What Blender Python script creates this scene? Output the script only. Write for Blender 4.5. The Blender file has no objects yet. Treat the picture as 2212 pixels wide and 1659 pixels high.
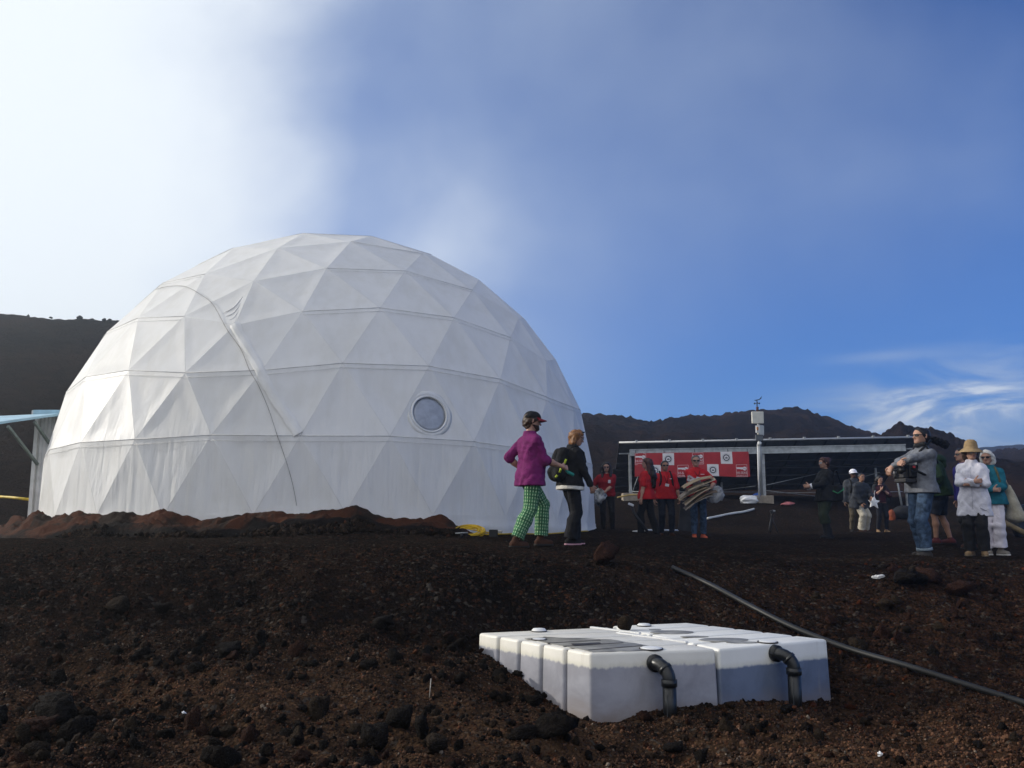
import bpy, bmesh, math, random
import numpy as np
from mathutils import Vector, Matrix, Euler
random.seed(7); rng = np.random.default_rng(7)
S = bpy.context.scene; C = S.collection
R = math.radians

# ------------------------------------------------------------------ camera
FPX, CXP, CYP, PITCH = 1912.0, 1106.0, 829.5, R(8.5)
cam_d = bpy.data.cameras.new('camera'); cam = bpy.data.objects.new('camera', cam_d); C.objects.link(cam)
cam_d.sensor_width = 36; cam_d.lens = FPX / 2212 * 36; cam_d.clip_start = .05; cam_d.clip_end = 20000
cam.location = (0, 0, 0); cam.rotation_euler = (R(90) + PITCH, 0, 0); S.camera = cam

# ------------------------------------------------------------------ sun, sky, exposure
SUN_DIR = Vector((-.97, .22, 0)).normalized(); SUN_EL = R(21)
SUN_DIR = Vector((SUN_DIR.x * math.cos(SUN_EL), SUN_DIR.y * math.cos(SUN_EL), math.sin(SUN_EL)))
sun_d = bpy.data.lights.new('sun', 'SUN'); sun = bpy.data.objects.new('sun', sun_d); C.objects.link(sun)
sun_d.energy = 2.7; sun_d.angle = R(1.2); sun_d.color = (1, .93, .82)
sun.rotation_euler = SUN_DIR.to_track_quat('Z', 'Y').to_euler(); sun.location = (-30, 20, 30)

S.view_settings.view_transform = 'Standard'; S.view_settings.look = 'None'
S.view_settings.exposure = 0.25; S.view_settings.gamma = 1; S.view_settings.use_curve_mapping = False
SKY = .088
world = bpy.data.worlds.new('World'); S.world = world; world.use_nodes = True
WT = world.node_tree; WT.nodes.clear()

class X:                                             # tiny expression builder for shader sockets
    def __init__(s, sock, nt): s.s = sock; s.nt = nt
    def _m(s, op, *o, clamp=False):
        n = s.nt.nodes.new('ShaderNodeMath'); n.operation = op; n.use_clamp = clamp
        for i, v in enumerate((s,) + o):
            if isinstance(v, X): s.nt.links.new(v.s, n.inputs[i])
            else: n.inputs[i].default_value = v
        return X(n.outputs[0], s.nt)
    def __add__(s, o): return s._m('ADD', o)
    def __sub__(s, o): return s._m('SUBTRACT', o)
    def __mul__(s, o): return s._m('MULTIPLY', o)
    def __truediv__(s, o): return s._m('DIVIDE', o)
    def max(s, o): return s._m('MAXIMUM', o)
    def min(s, o): return s._m('MINIMUM', o)
    def pow(s, o): return s._m('POWER', o)
    def abs(s): return s._m('ABSOLUTE')
    def sin(s): return s._m('SINE')
    def ss(s, a, b, c=0., d=1.):                      # smoothstep a..b -> c..d
        n = s.nt.nodes.new('ShaderNodeMapRange'); n.interpolation_type = 'SMOOTHSTEP'
        s.nt.links.new(s.s, n.inputs[0])
        for i, v in enumerate((a, b, c, d)): n.inputs[1 + i].default_value = v
        return X(n.outputs[0], s.nt)
def xyz(nt, a, b, c):
    n = nt.nodes.new('ShaderNodeCombineXYZ')
    for i, v in enumerate((a, b, c)):
        if isinstance(v, X): nt.links.new(v.s, n.inputs[i])
        else: n.inputs[i].default_value = v
    return n.outputs[0]
def noise(nt, vec, scale, detail=4, rough=.55, dist=0.):
    n = nt.nodes.new('ShaderNodeTexNoise'); n.inputs['Scale'].default_value = scale
    n.inputs['Detail'].default_value = detail; n.inputs['Roughness'].default_value = rough; n.inputs['Distortion'].default_value = dist
    if vec is not None: nt.links.new(vec, n.inputs['Vector'])
    return X(n.outputs[0], nt)
def mixc(nt, fac, a, b):
    n = nt.nodes.new('ShaderNodeMix'); n.data_type = 'RGBA'
    for sck, v in ((n.inputs[0], fac), (n.inputs[6], a), (n.inputs[7], b)):
        if isinstance(v, X): nt.links.new(v.s, sck)
        elif hasattr(v, 'is_output'): nt.links.new(v, sck)
        elif isinstance(v, (int, float)): sck.default_value = v
        else: sck.default_value = (*v, 1)
    return n.outputs[2]
def blob(az, el, a0, e0, sa, se, rot=0.):             # soft patch of cloud round one compass direction
    c, s_ = math.cos(rot), math.sin(rot)
    da, de = az - a0, el - e0
    u = (da * c + de * s_) / sa; v = (de * c - da * s_) / se
    return ((u * u + v * v) * -1.0)._m('EXPONENT')

def build_sky():
    nt = WT; out = nt.nodes.new('ShaderNodeOutputWorld'); bg = nt.nodes.new('ShaderNodeBackground')
    sky = nt.nodes.new('ShaderNodeTexSky'); sky.sky_type = 'NISHITA'; sky.sun_disc = False
    sky.sun_elevation = SUN_EL; sky.sun_rotation = math.atan2(SUN_DIR.x, SUN_DIR.y)
    sky.altitude = 2500; sky.air_density = 1.0; sky.dust_density = .6; sky.ozone_density = 1.5
    tc = nt.nodes.new('ShaderNodeTexCoord'); sp = nt.nodes.new('ShaderNodeSeparateXYZ')
    nt.links.new(tc.outputs['Generated'], sp.inputs[0])
    x, y, z = (X(sp.outputs[i], nt) for i in range(3))
    az = x._m('ARCTAN2', y); el = z.max(-1).min(1)._m('ARCSINE')
    ae = xyz(nt, az, el, 0)
    n1 = noise(nt, ae, 2.2, 4, .5, .15); n2 = noise(nt, xyz(nt, az + 3.1, el * 1.2, 0), 4.2, 5, .5, .25)
    base = mixc(nt, 1.0, sky.outputs[0], sky.outputs[0])
    mul = nt.nodes.new('ShaderNodeMix'); mul.data_type = 'RGBA'; mul.blend_type = 'MULTIPLY'; mul.inputs[0].default_value = 1
    nt.links.new(sky.outputs[0], mul.inputs[6]); mul.inputs[7].default_value = (.37, .77, 1.43, 1)
    # fog bank on the sun's side
    arg = az * -1.0 + (n1 - .5) * .24 + (n2 - .5) * .26 + (el - .35) * .10
    fog = arg.ss(-.06, .45) * az.ss(-2.7, -2.0)
    # thin veil high up; unseen broken fog behind the camera, brightened to light the dome
    veil = el.ss(.10, .36) * ((n1 - .5) * .6 + (n2 - .5) * .30 + .34 - az * .42).max(0).min(.7)
    wisp = blob(az, el, -.10, .30, .12, .13, .5) * n2.ss(.0, 1.) * .26 + blob(az, el, -.04, .20, .16, .10) * n2.ss(.0, 1.) * .32
    low = blob(az, el, .03, .13, .12, .09) * .22
    n3 = noise(nt, xyz(nt, az * 3.2 + el * 6.0, el * 13.0 - az * 1.5, 0), 1.9, 6, .58, .9)
    cir = blob(az, el, .46, .105, .13, .042, .12) * n3.ss(.30, .66) * 1.15 + blob(az, el, .30, .062, .16, .014) * .45 * n3.ss(.3, .7) + blob(az, el, .40, .165, .05, .006) * .25 + blob(az, el, .52, .06, .10, .012) * .5
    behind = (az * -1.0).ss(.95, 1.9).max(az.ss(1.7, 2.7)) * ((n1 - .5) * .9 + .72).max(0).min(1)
    hz = el.ss(.10, -.02) * .15
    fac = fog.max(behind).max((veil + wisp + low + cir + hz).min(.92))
    glow = fog.pow(2.0)
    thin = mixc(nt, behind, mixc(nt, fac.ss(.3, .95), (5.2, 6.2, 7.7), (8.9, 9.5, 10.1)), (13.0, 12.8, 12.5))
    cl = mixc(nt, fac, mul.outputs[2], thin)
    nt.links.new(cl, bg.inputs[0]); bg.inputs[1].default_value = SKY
    nt.links.new(bg.outputs[0], out.inputs[0])
build_sky()

# ------------------------------------------------------------------ helpers
cp, sp_ = math.cos(PITCH), math.sin(PITCH)
def ray(px, py):
    u = (px - CXP) / FPX; v = (CYP - py) / FPX
    return np.array([u, cp - v * sp_, v * cp + sp_])
def P(px, py, d):                                    # photo point -> world point at depth y = d
    r = ray(px, py); return r * (d / r[1])
def Pz(px, py, z):
    r = ray(px, py); return r * (z / r[2])

def hash2(i, j, s):
    h = (i.astype(np.int64) * 374761393 + j.astype(np.int64) * 668265263 + s * 1274126177) & 0x7fffffff
    h = ((h ^ (h >> 13)) * 1103515245) & 0x7fffffff
    h = ((h ^ (h >> 11)) * 69069 + 12345) & 0x7fffffff
    return ((h >> 7) & 0xffff) / 65535.0
def vn(x, y, s=0):
    xi = np.floor(x); yi = np.floor(y); fx = x - xi; fy = y - yi
    fx = fx * fx * (3 - 2 * fx); fy = fy * fy * (3 - 2 * fy); xi = xi.astype(np.int64); yi = yi.astype(np.int64)
    a = hash2(xi, yi, s); b = hash2(xi + 1, yi, s); c = hash2(xi, yi + 1, s); d = hash2(xi + 1, yi + 1, s)
    return (a * (1 - fx) + b * fx) * (1 - fy) + (c * (1 - fx) + d * fx) * fy - .5
def fbm(x, y, s=0, o=4, g=.5):
    t = 0; a = 1
    for k in range(o): t = t + a * vn(x * 2 ** k + 17.3 * k, y * 2 ** k - 9.1 * k, s + k); a *= g
    return t

def mesh_np(name, V, F, smooth=True):
    """V (n,3); F list of arrays / lists of equal or mixed size polygons"""
    me = bpy.data.meshes.new(name); V = np.asarray(V, np.float32)
    if isinstance(F, np.ndarray):
        k = F.shape[1]; me.vertices.add(len(V)); me.vertices.foreach_set('co', V.ravel())
        me.loops.add(F.size); me.loops.foreach_set('vertex_index', F.astype(np.int32).ravel())
        me.polygons.add(len(F)); me.polygons.foreach_set('loop_start', np.arange(0, F.size, k, dtype=np.int32))
        me.update(calc_edges=True)
    else: me.from_pydata(V.tolist(), [], [list(map(int, f)) for f in F])
    if smooth: me.polygons.foreach_set('use_smooth', np.ones(len(me.polygons), bool))
    me.validate(); return me
def link(name, me, mat=None, parent=None, loc=None, rot=None):
    o = bpy.data.objects.new(name, me); C.objects.link(o)
    if mat is not None and me is not None and not me.materials: me.materials.append(mat)
    if parent is not None: o.parent = parent
    if loc is not None: o.location = loc
    if rot is not None: o.rotation_euler = rot
    return o
def tag(o, label=None, cat=None, group=None, kind=None):
    if label: o['label'] = label
    if cat: o['category'] = cat
    if group: o['group'] = group
    if kind: o['kind'] = kind
    return o
def thing(name, label, cat, loc=(0, 0, 0), rz=0., group=None):
    o = bpy.data.objects.new(name, None); C.objects.link(o); o.empty_display_size = .1
    o.location = loc; o.rotation_euler = (0, 0, rz); return tag(o, label, cat, group)

class MB:                                            # collects simple solids into one mesh
    def __init__(s): s.V = []; s.F = []
    def add(s, V, F):
        n = len(s.V); s.V += [tuple(v) for v in V]; s.F += [[i + n for i in f] for f in F]; return s
    def box(s, c, d, M=None, bev=0.):
        bm = bmesh.new(); bmesh.ops.create_cube(bm, size=1)
        bmesh.ops.scale(bm, vec=d, verts=bm.verts)
        if bev: bmesh.ops.bevel(bm, geom=bm.edges[:], offset=bev, segments=2, affect='EDGES', profile=.5)
        T = Matrix.Translation(c) @ (M.to_4x4() if M is not None else Matrix())
        bm.verts.index_update(); s.add([T @ v.co for v in bm.verts], [[v.index for v in f.verts] for f in bm.faces]); bm.free(); return s
    def bar(s, a, b, w, h, up=(0, 0, 1)):
        a, b = Vector(a), Vector(b); d = b - a; L = d.length; d.normalize(); u = Vector(up)
        x = d.cross(u).normalized(); z = x.cross(d)
        return s.box((a + b) / 2, (w, L, h), Matrix((x, d, z)).transposed())
    def tube(s, pts, r, n=8, cap=True):
        pts = [Vector(p) for p in pts]; rr = r if isinstance(r, (list, tuple, np.ndarray)) else [r] * len(pts)
        V = []; prev = None
        for i, p in enumerate(pts):
            t = (pts[min(i + 1, len(pts) - 1)] - pts[max(i - 1, 0)]).normalized()
            if prev is None: x = t.orthogonal().normalized()
            else: x = (prev - t * prev.dot(t)).normalized()
            prev = x; y = t.cross(x)
            V += [p + (x * math.cos(2 * math.pi * k / n) + y * math.sin(2 * math.pi * k / n)) * rr[i] for k in range(n)]
        F = [[i * n + k, i * n + (k + 1) % n, (i + 1) * n + (k + 1) % n, (i + 1) * n + k] for i in range(len(pts) - 1) for k in range(n)]
        if cap: F += [list(range(n))[::-1], [(len(pts) - 1) * n + k for k in range(n)]]
        return s.add(V, F)
    def lathe(s, prof, c=(0, 0, 0), n=24, M=None):
        V = []; M = M.to_4x4() if M is not None else Matrix()
        for (r, z) in prof: V += [Vector(c) + (M @ Vector((r * math.cos(2 * math.pi * k / n), r * math.sin(2 * math.pi * k / n), z))) for k in range(n)]
        F = [[i * n + k, i * n + (k + 1) % n, (i + 1) * n + (k + 1) % n, (i + 1) * n + k] for i in range(len(prof) - 1) for k in range(n)]
        F += [list(range(n))[::-1], [(len(prof) - 1) * n + k for k in range(n)]]
        return s.add(V, F)
    def build(s, name, mat, parent=None, smooth=False, auto=None):
        me = mesh_np(name, s.V, s.F, smooth)
        bm = bmesh.new(); bm.from_mesh(me); bmesh.ops.recalc_face_normals(bm, faces=bm.faces); bm.to_mesh(me); bm.free()
        return link(name, me, mat, parent)
def smooth_path(pts, n=8):                           # Catmull-Rom
    p = [np.asarray(q, float) for q in pts]; p = [2 * p[0] - p[1]] + p + [2 * p[-1] - p[-2]]; o = []
    for i in range(1, len(p) - 2):
        for k in range(n):
            t = k / n; a, b, c, d = p[i - 1:i + 3]
            o.append(.5 * (2 * b + (c - a) * t + (2 * a - 5 * b + 4 * c - d) * t * t + (3 * b - a - 3 * c + d) * t ** 3))
    o.append(p[-2]); return o

# ------------------------------------------------------------------ materials
MATS = {}
def mat(name, col, rough=.8, var=.15, vscale=6., bump=.0, bscale=60., metal=0., col2=None, spec=.3, trans=0., alpha=1., coat=0., detail=4):
    if name in MATS: return MATS[name]
    m = bpy.data.materials.new(name); m.use_nodes = True; nt = m.node_tree; b = nt.nodes['Principled BSDF']
    tc = nt.nodes.new('ShaderNodeTexCoord'); v = tc.outputs['Object']
    if col2 is None: col2 = tuple(c * (1 - 2 * var) for c in col); col = tuple(min(1, c * (1 + var * .6)) for c in col)
    n = noise(nt, v, vscale, detail, .6, .3)
    nt.links.new(mixc(nt, n.ss(.32, .68), col2, col), b.inputs['Base Color'])
    b.inputs['Roughness'].default_value = rough; b.inputs['Metallic'].default_value = metal
    b.inputs['Specular IOR Level'].default_value = spec; b.inputs['Alpha'].default_value = alpha
    b.inputs['Transmission Weight'].default_value = trans; b.inputs['Coat Weight'].default_value = coat
    if bump:
        bp = nt.nodes.new('ShaderNodeBump'); bp.inputs['Strength'].default_value = bump; bp.inputs['Distance'].default_value = .01
        nt.links.new(noise(nt, v, bscale, 3, .6).s, bp.inputs['Height']); nt.links.new(bp.outputs[0], b.inputs['Normal'])
    MATS[name] = m; return m

def ground_material():
    m = bpy.data.materials.new('cinder_ground'); m.use_nodes = True; nt = m.node_tree; b = nt.nodes['Principled BSDF']
    tc = nt.nodes.new('ShaderNodeTexCoord'); v = tc.outputs['Object']
    big = noise(nt, v, .55, 4, .6, .3); mid = noise(nt, v, 6, 5, .65); fine = noise(nt, v, 45, 3, .7)
    vo = nt.nodes.new('ShaderNodeTexVoronoi'); vo.inputs['Scale'].default_value = 28; nt.links.new(v, vo.inputs['Vector'])
    sepc = nt.nodes.new('ShaderNodeSeparateColor'); nt.links.new(vo.outputs['Color'], sepc.inputs[0])
    r1 = X(sepc.outputs[0], nt); r2 = X(sepc.outputs[1], nt)
    spz = nt.nodes.new('ShaderNodeSeparateXYZ'); nt.links.new(v, spz.inputs[0]); yy_ = X(spz.outputs[1], nt) + (big - .5) * 3.5
    warm = mixc(nt, yy_.ss(6.0, 8.6), (.090, .052, .030), (.0185, .0115, .0088)); warm = mixc(nt, yy_.ss(9.5, 12.5), warm, (.021, .0158, .0122))
    c = mixc(nt, (big * .6 + mid * .4).ss(.36, .60), (.0078, .0066, .0062), warm)
    xx_ = X(spz.outputs[0], nt) + (big - .5) * 2.0; c = mixc(nt, xx_.ss(1.5, 4.0) * yy_.ss(10.8, 9.6) * mid.ss(.36, .58) * .8, c, (.040, .020, .0125))
    c = mixc(nt, r1 * .5, c, (.0070, .0064, .0066))
    c = mixc(nt, r2.ss(.86, .98) * .8, c, (.048, .022, .013))
    c = mixc(nt, r2.ss(.10, .02) * .7, c, (.06, .052, .044))
    nt.links.new(c, b.inputs['Base Color']); b.inputs['Roughness'].default_value = .95; b.inputs['Specular IOR Level'].default_value = .0
    h = X(vo.outputs['Distance'], nt) * -1.0 + mid * .8 + fine * .5
    bp = nt.nodes.new('ShaderNodeBump'); bp.inputs['Strength'].default_value = 1.0; bp.inputs['Distance'].default_value = .03
    nt.links.new(h.s, bp.inputs['Height']); nt.links.new(bp.outputs[0], b.inputs['Normal']); return m
def hill_material():
    m = bpy.data.materials.new('cinder_hill'); m.use_nodes = True; nt = m.node_tree; b = nt.nodes['Principled BSDF']
    v = nt.nodes.new('ShaderNodeTexCoord').outputs['Object']
    big = noise(nt, v, .09, 5, .6, .5); mid = noise(nt, v, 1.4, 6, .7); sp2 = noise(nt, v, 7, 3, .7)
    at = nt.nodes.new('ShaderNodeAttribute'); at.attribute_name = 'rocky'; rk = X(at.outputs['Fac'], nt)
    c = mixc(nt, (big * .5 + mid * .5).ss(.36, .64), (.0095, .0075, .0074), (.030, .0195, .0150))
    c = mixc(nt, big.ss(.52, .72) * .7, c, (.032, .018, .014))
    c = mixc(nt, (rk * mid.ss(.35, .6)).min(1), c, (.055, .037, .029))
    c = mixc(nt, sp2.ss(.68, .76) * .6, c, (.05, .042, .038))
    nt.links.new(c, b.inputs['Base Color']); b.inputs['Roughness'].default_value = .97; b.inputs['Specular IOR Level'].default_value = .0
    bp = nt.nodes.new('ShaderNodeBump'); bp.inputs['Strength'].default_value = 1; bp.inputs['Distance'].default_value = .35
    nt.links.new((mid + sp2 * .4).s, bp.inputs['Height']); nt.links.new(bp.outputs[0], b.inputs['Normal']); return m
def rock_material(name, attr=False, tint=((.008, .0075, .0075), (.02, .016, .014)), bscale=45):
    m = bpy.data.materials.new(name); m.use_nodes = True; nt = m.node_tree; b = nt.nodes['Principled BSDF']
    v = nt.nodes.new('ShaderNodeTexCoord').outputs['Object']
    n = noise(nt, v, 14, 5, .65)
    if attr:
        at = nt.nodes.new('ShaderNodeAttribute'); at.attribute_name = 'col'; c = at.outputs['Color']
    else: c = mixc(nt, n.ss(.35, .65), *tint)
    nt.links.new(c, b.inputs['Base Color']); b.inputs['Roughness'].default_value = .92; b.inputs['Specular IOR Level'].default_value = .05
    vo = nt.nodes.new('ShaderNodeTexVoronoi'); vo.inputs['Scale'].default_value = bscale; nt.links.new(v, vo.inputs['Vector'])
    bp = nt.nodes.new('ShaderNodeBump'); bp.inputs['Strength'].default_value = .9; bp.inputs['Distance'].default_value = .02
    nt.links.new((X(vo.outputs['Distance'], nt) + n).s, bp.inputs['Height']); nt.links.new(bp.outputs[0], b.inputs['Normal']); return m

# ------------------------------------------------------------------ terrain
TZ = -1.03                                           # top of the water tanks
CTRL = []
def ctl(px, py, d): CTRL.append(tuple(P(px, py, d)))
for q in [(1140, 1181, 11.7), (1235, 1180, 12.4), (2006, 1205, 12.5), (2115, 1201, 13.2), (2150, 1199, 13.8), (2030, 1176, 16), (1508, 1165, 19.3), (1396, 1160, 19), (1440, 1161, 20),
          (1311, 1152, 21), (1788, 1163, 18.5), (1850, 1151.5, 25), (1906, 1152.5, 25.5), (1670, 1151, 22), (2076, 1184, 15.5), (1640, 1081, 30), (1360, 1080, 30), (1950, 1092, 30), (1500, 1130, 25),
          (1750, 1135, 26.5), (2180, 1130, 22), (2200, 1060, 34), (716, 1152, 13.1), (400, 1153, 13.6), (150, 1152, 15), (980, 1152, 13.6), (60, 1142, 18), (1285, 1140, 18.5), (-300, 1150, 16),
          (200, 1290, 8.5), (700, 1290, 8.6), (1000, 1275, 9.0), (-400, 1290, 8.5), (200, 1450, 7.2), (650, 1450, 7.2), (-400, 1450, 7.2), (100, 1659, 4.7), (700, 1659, 4.8), (1200, 1659, 5.1),
          (1400, 1216, 10.7), (1700, 1216, 10.9), (2000, 1217, 10.9), (2212, 1217, 10.9), (2600, 1217, 11), (1250, 1225, 10.4), (1900, 1350, 9.2), (2212, 1350, 9.2), (1900, 1500, 7.7), (2212, 1500, 7.6),
          (2600, 1500, 7.6), (2100, 1600, 6.3), (1600, 1620, 6.2), (2100, 1659, 5.75), (1420, 1334, 9.1), (1250, 1345, 8.9), (1640, 1348, 9.0), (1035, 1392, 8.25), (1150, 1470, 7.6), (1276, 1556, 6.95),
          (1050, 1440, 7.5), (1420, 1540, 6.95), (1550, 1512, 7.1), (1797, 1497, 7.75), (1700, 1340, 9.3), (1790, 1405, 8.5), (1100, 1350, 8.8), (900, 1400, 7.9)]: ctl(*q)
DC = np.array([-3.752, 18.766, .389]); DR = 5.5
for a in np.linspace(0, 2 * math.pi, 9)[:-1]: CTRL.append((DC[0] + 4.6 * math.cos(a), DC[1] + 4.6 * math.sin(a), -.27))
CTRL += [(0.6, 7.9, -1.45), (1.6, 8.2, -1.42), (2.2, 8.0, -1.45), (0, 0, -1.5), (-4, 0, -1.45), (4, 0, -1.55), (-8, 4, -1.3), (9, 4, -1.5), (0, -8, -1.6), (-12, -8, -1.6), (12, -8, -1.6),
         (-14, 24, -.2), (-30, 24, 0), (-40, 8, -.8), (40, 8, -.8), (25, 30, .6), (5, 38, .9), (-10, 40, .8), (50, 45, 1.5), (-50, 45, 1), (0, 60, 1.2), (25, 18, -.3)]
CTRL = np.array(CTRL)
def _solve():
    n = len(CTRL); xy = CTRL[:, :2]; D = np.sqrt(((xy[:, None] - xy[None]) ** 2).sum(-1) + .09)
    A = np.zeros((n + 3, n + 3)); A[:n, :n] = D; A[:n, :n] -= np.eye(n) * .02; A[:n, n] = A[n, :n] = 1; A[:n, n + 1:] = xy; A[n + 1:, :n] = xy.T
    return np.linalg.solve(A, np.concatenate([CTRL[:, 2], np.zeros(3)]))
RBF = _solve()
def G0(x, y):
    x = np.asarray(x, float); y = np.asarray(y, float); sh = x.shape; x = x.ravel(); y = y.ravel(); o = np.empty(len(x))
    for i in range(0, len(x), 40000):
        xs, ys = x[i:i + 40000], y[i:i + 40000]
        D = np.sqrt((xs[:, None] - CTRL[None, :, 0]) ** 2 + (ys[:, None] - CTRL[None, :, 1]) ** 2 + .09)
        o[i:i + 40000] = D @ RBF[:-3] + RBF[-3] + RBF[-2] * xs + RBF[-1] * ys
    r = np.hypot(x, y - 10); w = np.clip((r - 45) / 40, 0, 1); o = o * (1 - w) + 1.2 * w
    return o.reshape(sh)
def rough_amp(x, y):                                  # the bank and foreground are lumpier than the raked terrace
    g = np.clip((11.2 - y + .25 * x * 0) / 2.5, 0, 1) * np.clip((y + 2) / 4, .3, 1)
    return .25 + .75 * g
def G(x, y):
    x = np.asarray(x, float); y = np.asarray(y, float)
    a = rough_amp(x, y)
    n = .16 * fbm(x * 1.1, y * 1.1, 3, 3) * a + .075 * fbm(x * 4, y * 4, 9, 4, .6) * a
    tank = np.exp(-(((x - 1.2) / 1.6) ** 2 + ((y - 8.0) / 1.15) ** 2) ** 2)
    dome = np.clip(1 - (np.hypot(x - DC[0], y - DC[1]) - 5.4) / .8, 0, 1)
    return G0(x, y) + n * (1 - .75 * tank) * (1 - .85 * dome)
def g1(x, y): return float(G(np.array([x]), np.array([y]))[0])
def on_ground(px, py, d0=9., lift=0.):                # march the photo ray to the ground
    r = ray(px, py); r = r / r[1]; d = np.linspace(3.5, 40, 1500); z = r[2] * d - G(r[0] * d, d)
    i = int(np.argmax(z < 0)); dd = d[i]; return np.array([r[0] * dd, dd, g1(r[0] * dd, dd) + lift])

M_ground = ground_material(); M_hill = hill_material()
ys = [-10.]
while ys[-1] < 140:
    y = ys[-1]; ys.append(y + (.25 if y < 2.5 else .028 if y < 11 else max(.04, .0105 * (y - 8) * 1.2)))
ys = np.array(ys); us = np.concatenate([np.linspace(-2.2, -.75, 40)[:-1], np.linspace(-.75, .75, 421), np.linspace(.75, 2.2, 40)[1:]])
YY, UU = np.meshgrid(ys, us, indexing='ij'); XX = UU * np.maximum(YY, 2.5) * .93 + UU * 1.4; XX = np.where(YY < 2.5, UU * (3.7 + (2.5 - YY) * .6), XX)
ZZ = G(XX, YY); nY, nX = XX.shape
idx = np.arange(nY * nX).reshape(nY, nX)
F = np.stack([idx[:-1, :-1], idx[:-1, 1:], idx[1:, 1:], idx[1:, :-1]], -1).reshape(-1, 4)
tag(link('ground', mesh_np('ground', np.stack([XX, YY, ZZ], -1).reshape(-1, 3), F), M_ground), 'dark volcanic cinder ground with a rocky bank', kind='structure')
# plain reaching to the horizon, under and beyond the sheet
pl = MB(); n = 96; rad = [0, 60, 150, 250, 420]; V = []
for r in rad: V += [(r * math.cos(2 * math.pi * k / n), r * math.sin(2 * math.pi * k / n), -2.6 if r < 100 else -1.5) for k in range(n)]
pl.add(V, [[i * n + k, i * n + (k + 1) % n, (i + 1) * n + (k + 1) % n, (i + 1) * n + k] for i in range(len(rad) - 1) for k in range(n)])
tag(pl.build('plain', M_hill), 'bare lava plain around the site', kind='structure')

def hill(name, label, ridge, basef, seed, nrad=110, naz=620, amp=1., jag=.5):
    """ridge: (px, py, depth) along the skyline; the slope comes down to the ground towards the viewer and falls away behind"""
    R3 = np.array([P(*q) for q in ridge]); a = np.array([math.atan2(q[0], q[1]) for q in R3]); rr = np.hypot(R3[:, 0], R3[:, 1])
    A = np.linspace(a[0], a[-1], naz); RR = np.interp(A, a, rr); HH = np.interp(A, a, R3[:, 2]); base = np.array([basef(t) for t in A])
    T = np.concatenate([np.linspace(-.06, .75, nrad // 2)[:-1], np.linspace(.75, 1.08, nrad // 2), np.linspace(1.1, 1.7, 14)])
    rad = base[:, None] + (RR - base)[:, None] * T[None]; x = rad * np.sin(A)[:, None]; y = rad * np.cos(A)[:, None]
    zb = G0(x, y); t = np.clip(T, 0, 1)[None]; s = t ** 1.15
    back = np.clip((T - 1) / .7, 0, 1)[None]; w = s * (1 - back ** 1.2)
    z = zb * (1 - w) + HH[:, None] * w - .25 * (T < 0)[None]
    env = np.clip(T * 3, 0, 1)[None]; rk = np.clip((T - .72) / .25, 0, 1)[None] * np.clip((1.3 - T) / .2, 0, 1)[None]
    sm = np.clip((A + .35) / .35, .0, 1)[:, None] if amp == 1. else 1.
    nz = fbm(x * .12, y * .12, seed, 5, .55) * (.45 + .9 * sm) * amp * (1 - .85 * rk) + fbm(x * .9, y * .9, seed + 20, 4, .6) * (.18 + .22 * sm) * amp
    z = z + env * nz + env * (.15 + rk) * jag * (.3 + .7 * sm) * (np.abs(fbm(x * .8, y * .8, seed + 50, 4, .6)) * .9 - .12)
    nA, nT = x.shape; ix = np.arange(nA * nT).reshape(nA, nT)
    F = np.stack([ix[:-1, :-1], ix[:-1, 1:], ix[1:, 1:], ix[1:, :-1]], -1).reshape(-1, 4)[:, ::-1]
    me = mesh_np(name, np.stack([x, y, z], -1).reshape(-1, 3), F); at = me.attributes.new('rocky', 'FLOAT', 'POINT')
    at.data.foreach_set('value', np.clip(np.broadcast_to(rk, x.shape) * (HH[:, None] < 9) * (.3 + 1.6 * fbm(x * .2, y * .2, seed + 9, 3)), 0, 1).astype(np.float32).ravel())
    return tag(link(name, me, M_hill), label, kind='structure')
hill('hill', 'dark cinder cone rising behind the dome', [(-1500, 760, 60), (-700, 690, 55), (0, 680, 55), (250, 692, 56), (500, 720, 60), (800, 790, 66), (1100, 862, 72), (1255, 897, 75), (1340, 904, 75), (1380, 912, 75), (1410, 916, 76),
      (1440, 908, 76), (1500, 904, 78), (1560, 901, 78), (1585, 893, 78), (1640, 890, 78), (1690, 885, 78), (1722, 881, 78), (1745, 887, 78), (1770, 899, 77), (1810, 911, 76), (1825, 921, 75), (1870, 933, 74), (1905, 944, 72), (1960, 960, 70), (2060, 985, 66), (2200, 1020, 62), (2500, 1060, 60)],
     lambda a: 27 + 9 * min(1, max(0, (a + .5) / .7)), 11)
hill('lava_outcrop', 'craggy brown lava outcrop on the right skyline', [(1840, 985, 52), (1905, 945, 52), (1930, 937, 52), (1945, 925, 52), (1972, 921, 52), (2000, 926, 52), (2029, 931, 52), (2051, 942, 52), (2069, 953, 51), (2091, 966, 50), (2110, 978, 50), (2180, 1000, 50), (2260, 1015, 50)],
     lambda a: 40, 33, 90, 300, .45, .7)
hill('lava_field', 'reddish brown field of lava rubble on the far right', [(1950, 1010, 95), (2050, 990, 95), (2120, 980, 95), (2212, 975, 95), (2500, 968, 95), (3200, 950, 95)], lambda a: 44, 44, 90, 400, .7, .8)
fm = hill('mountain', 'long blue shoulder of the far volcano', [(1500, 1030, 250), (1900, 990, 250), (2095, 968, 250), (2160, 963, 250), (2212, 960, 250), (2300, 954, 250), (2500, 945, 250)], lambda a: 130, 55, 50, 240, .5, 0)

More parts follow.
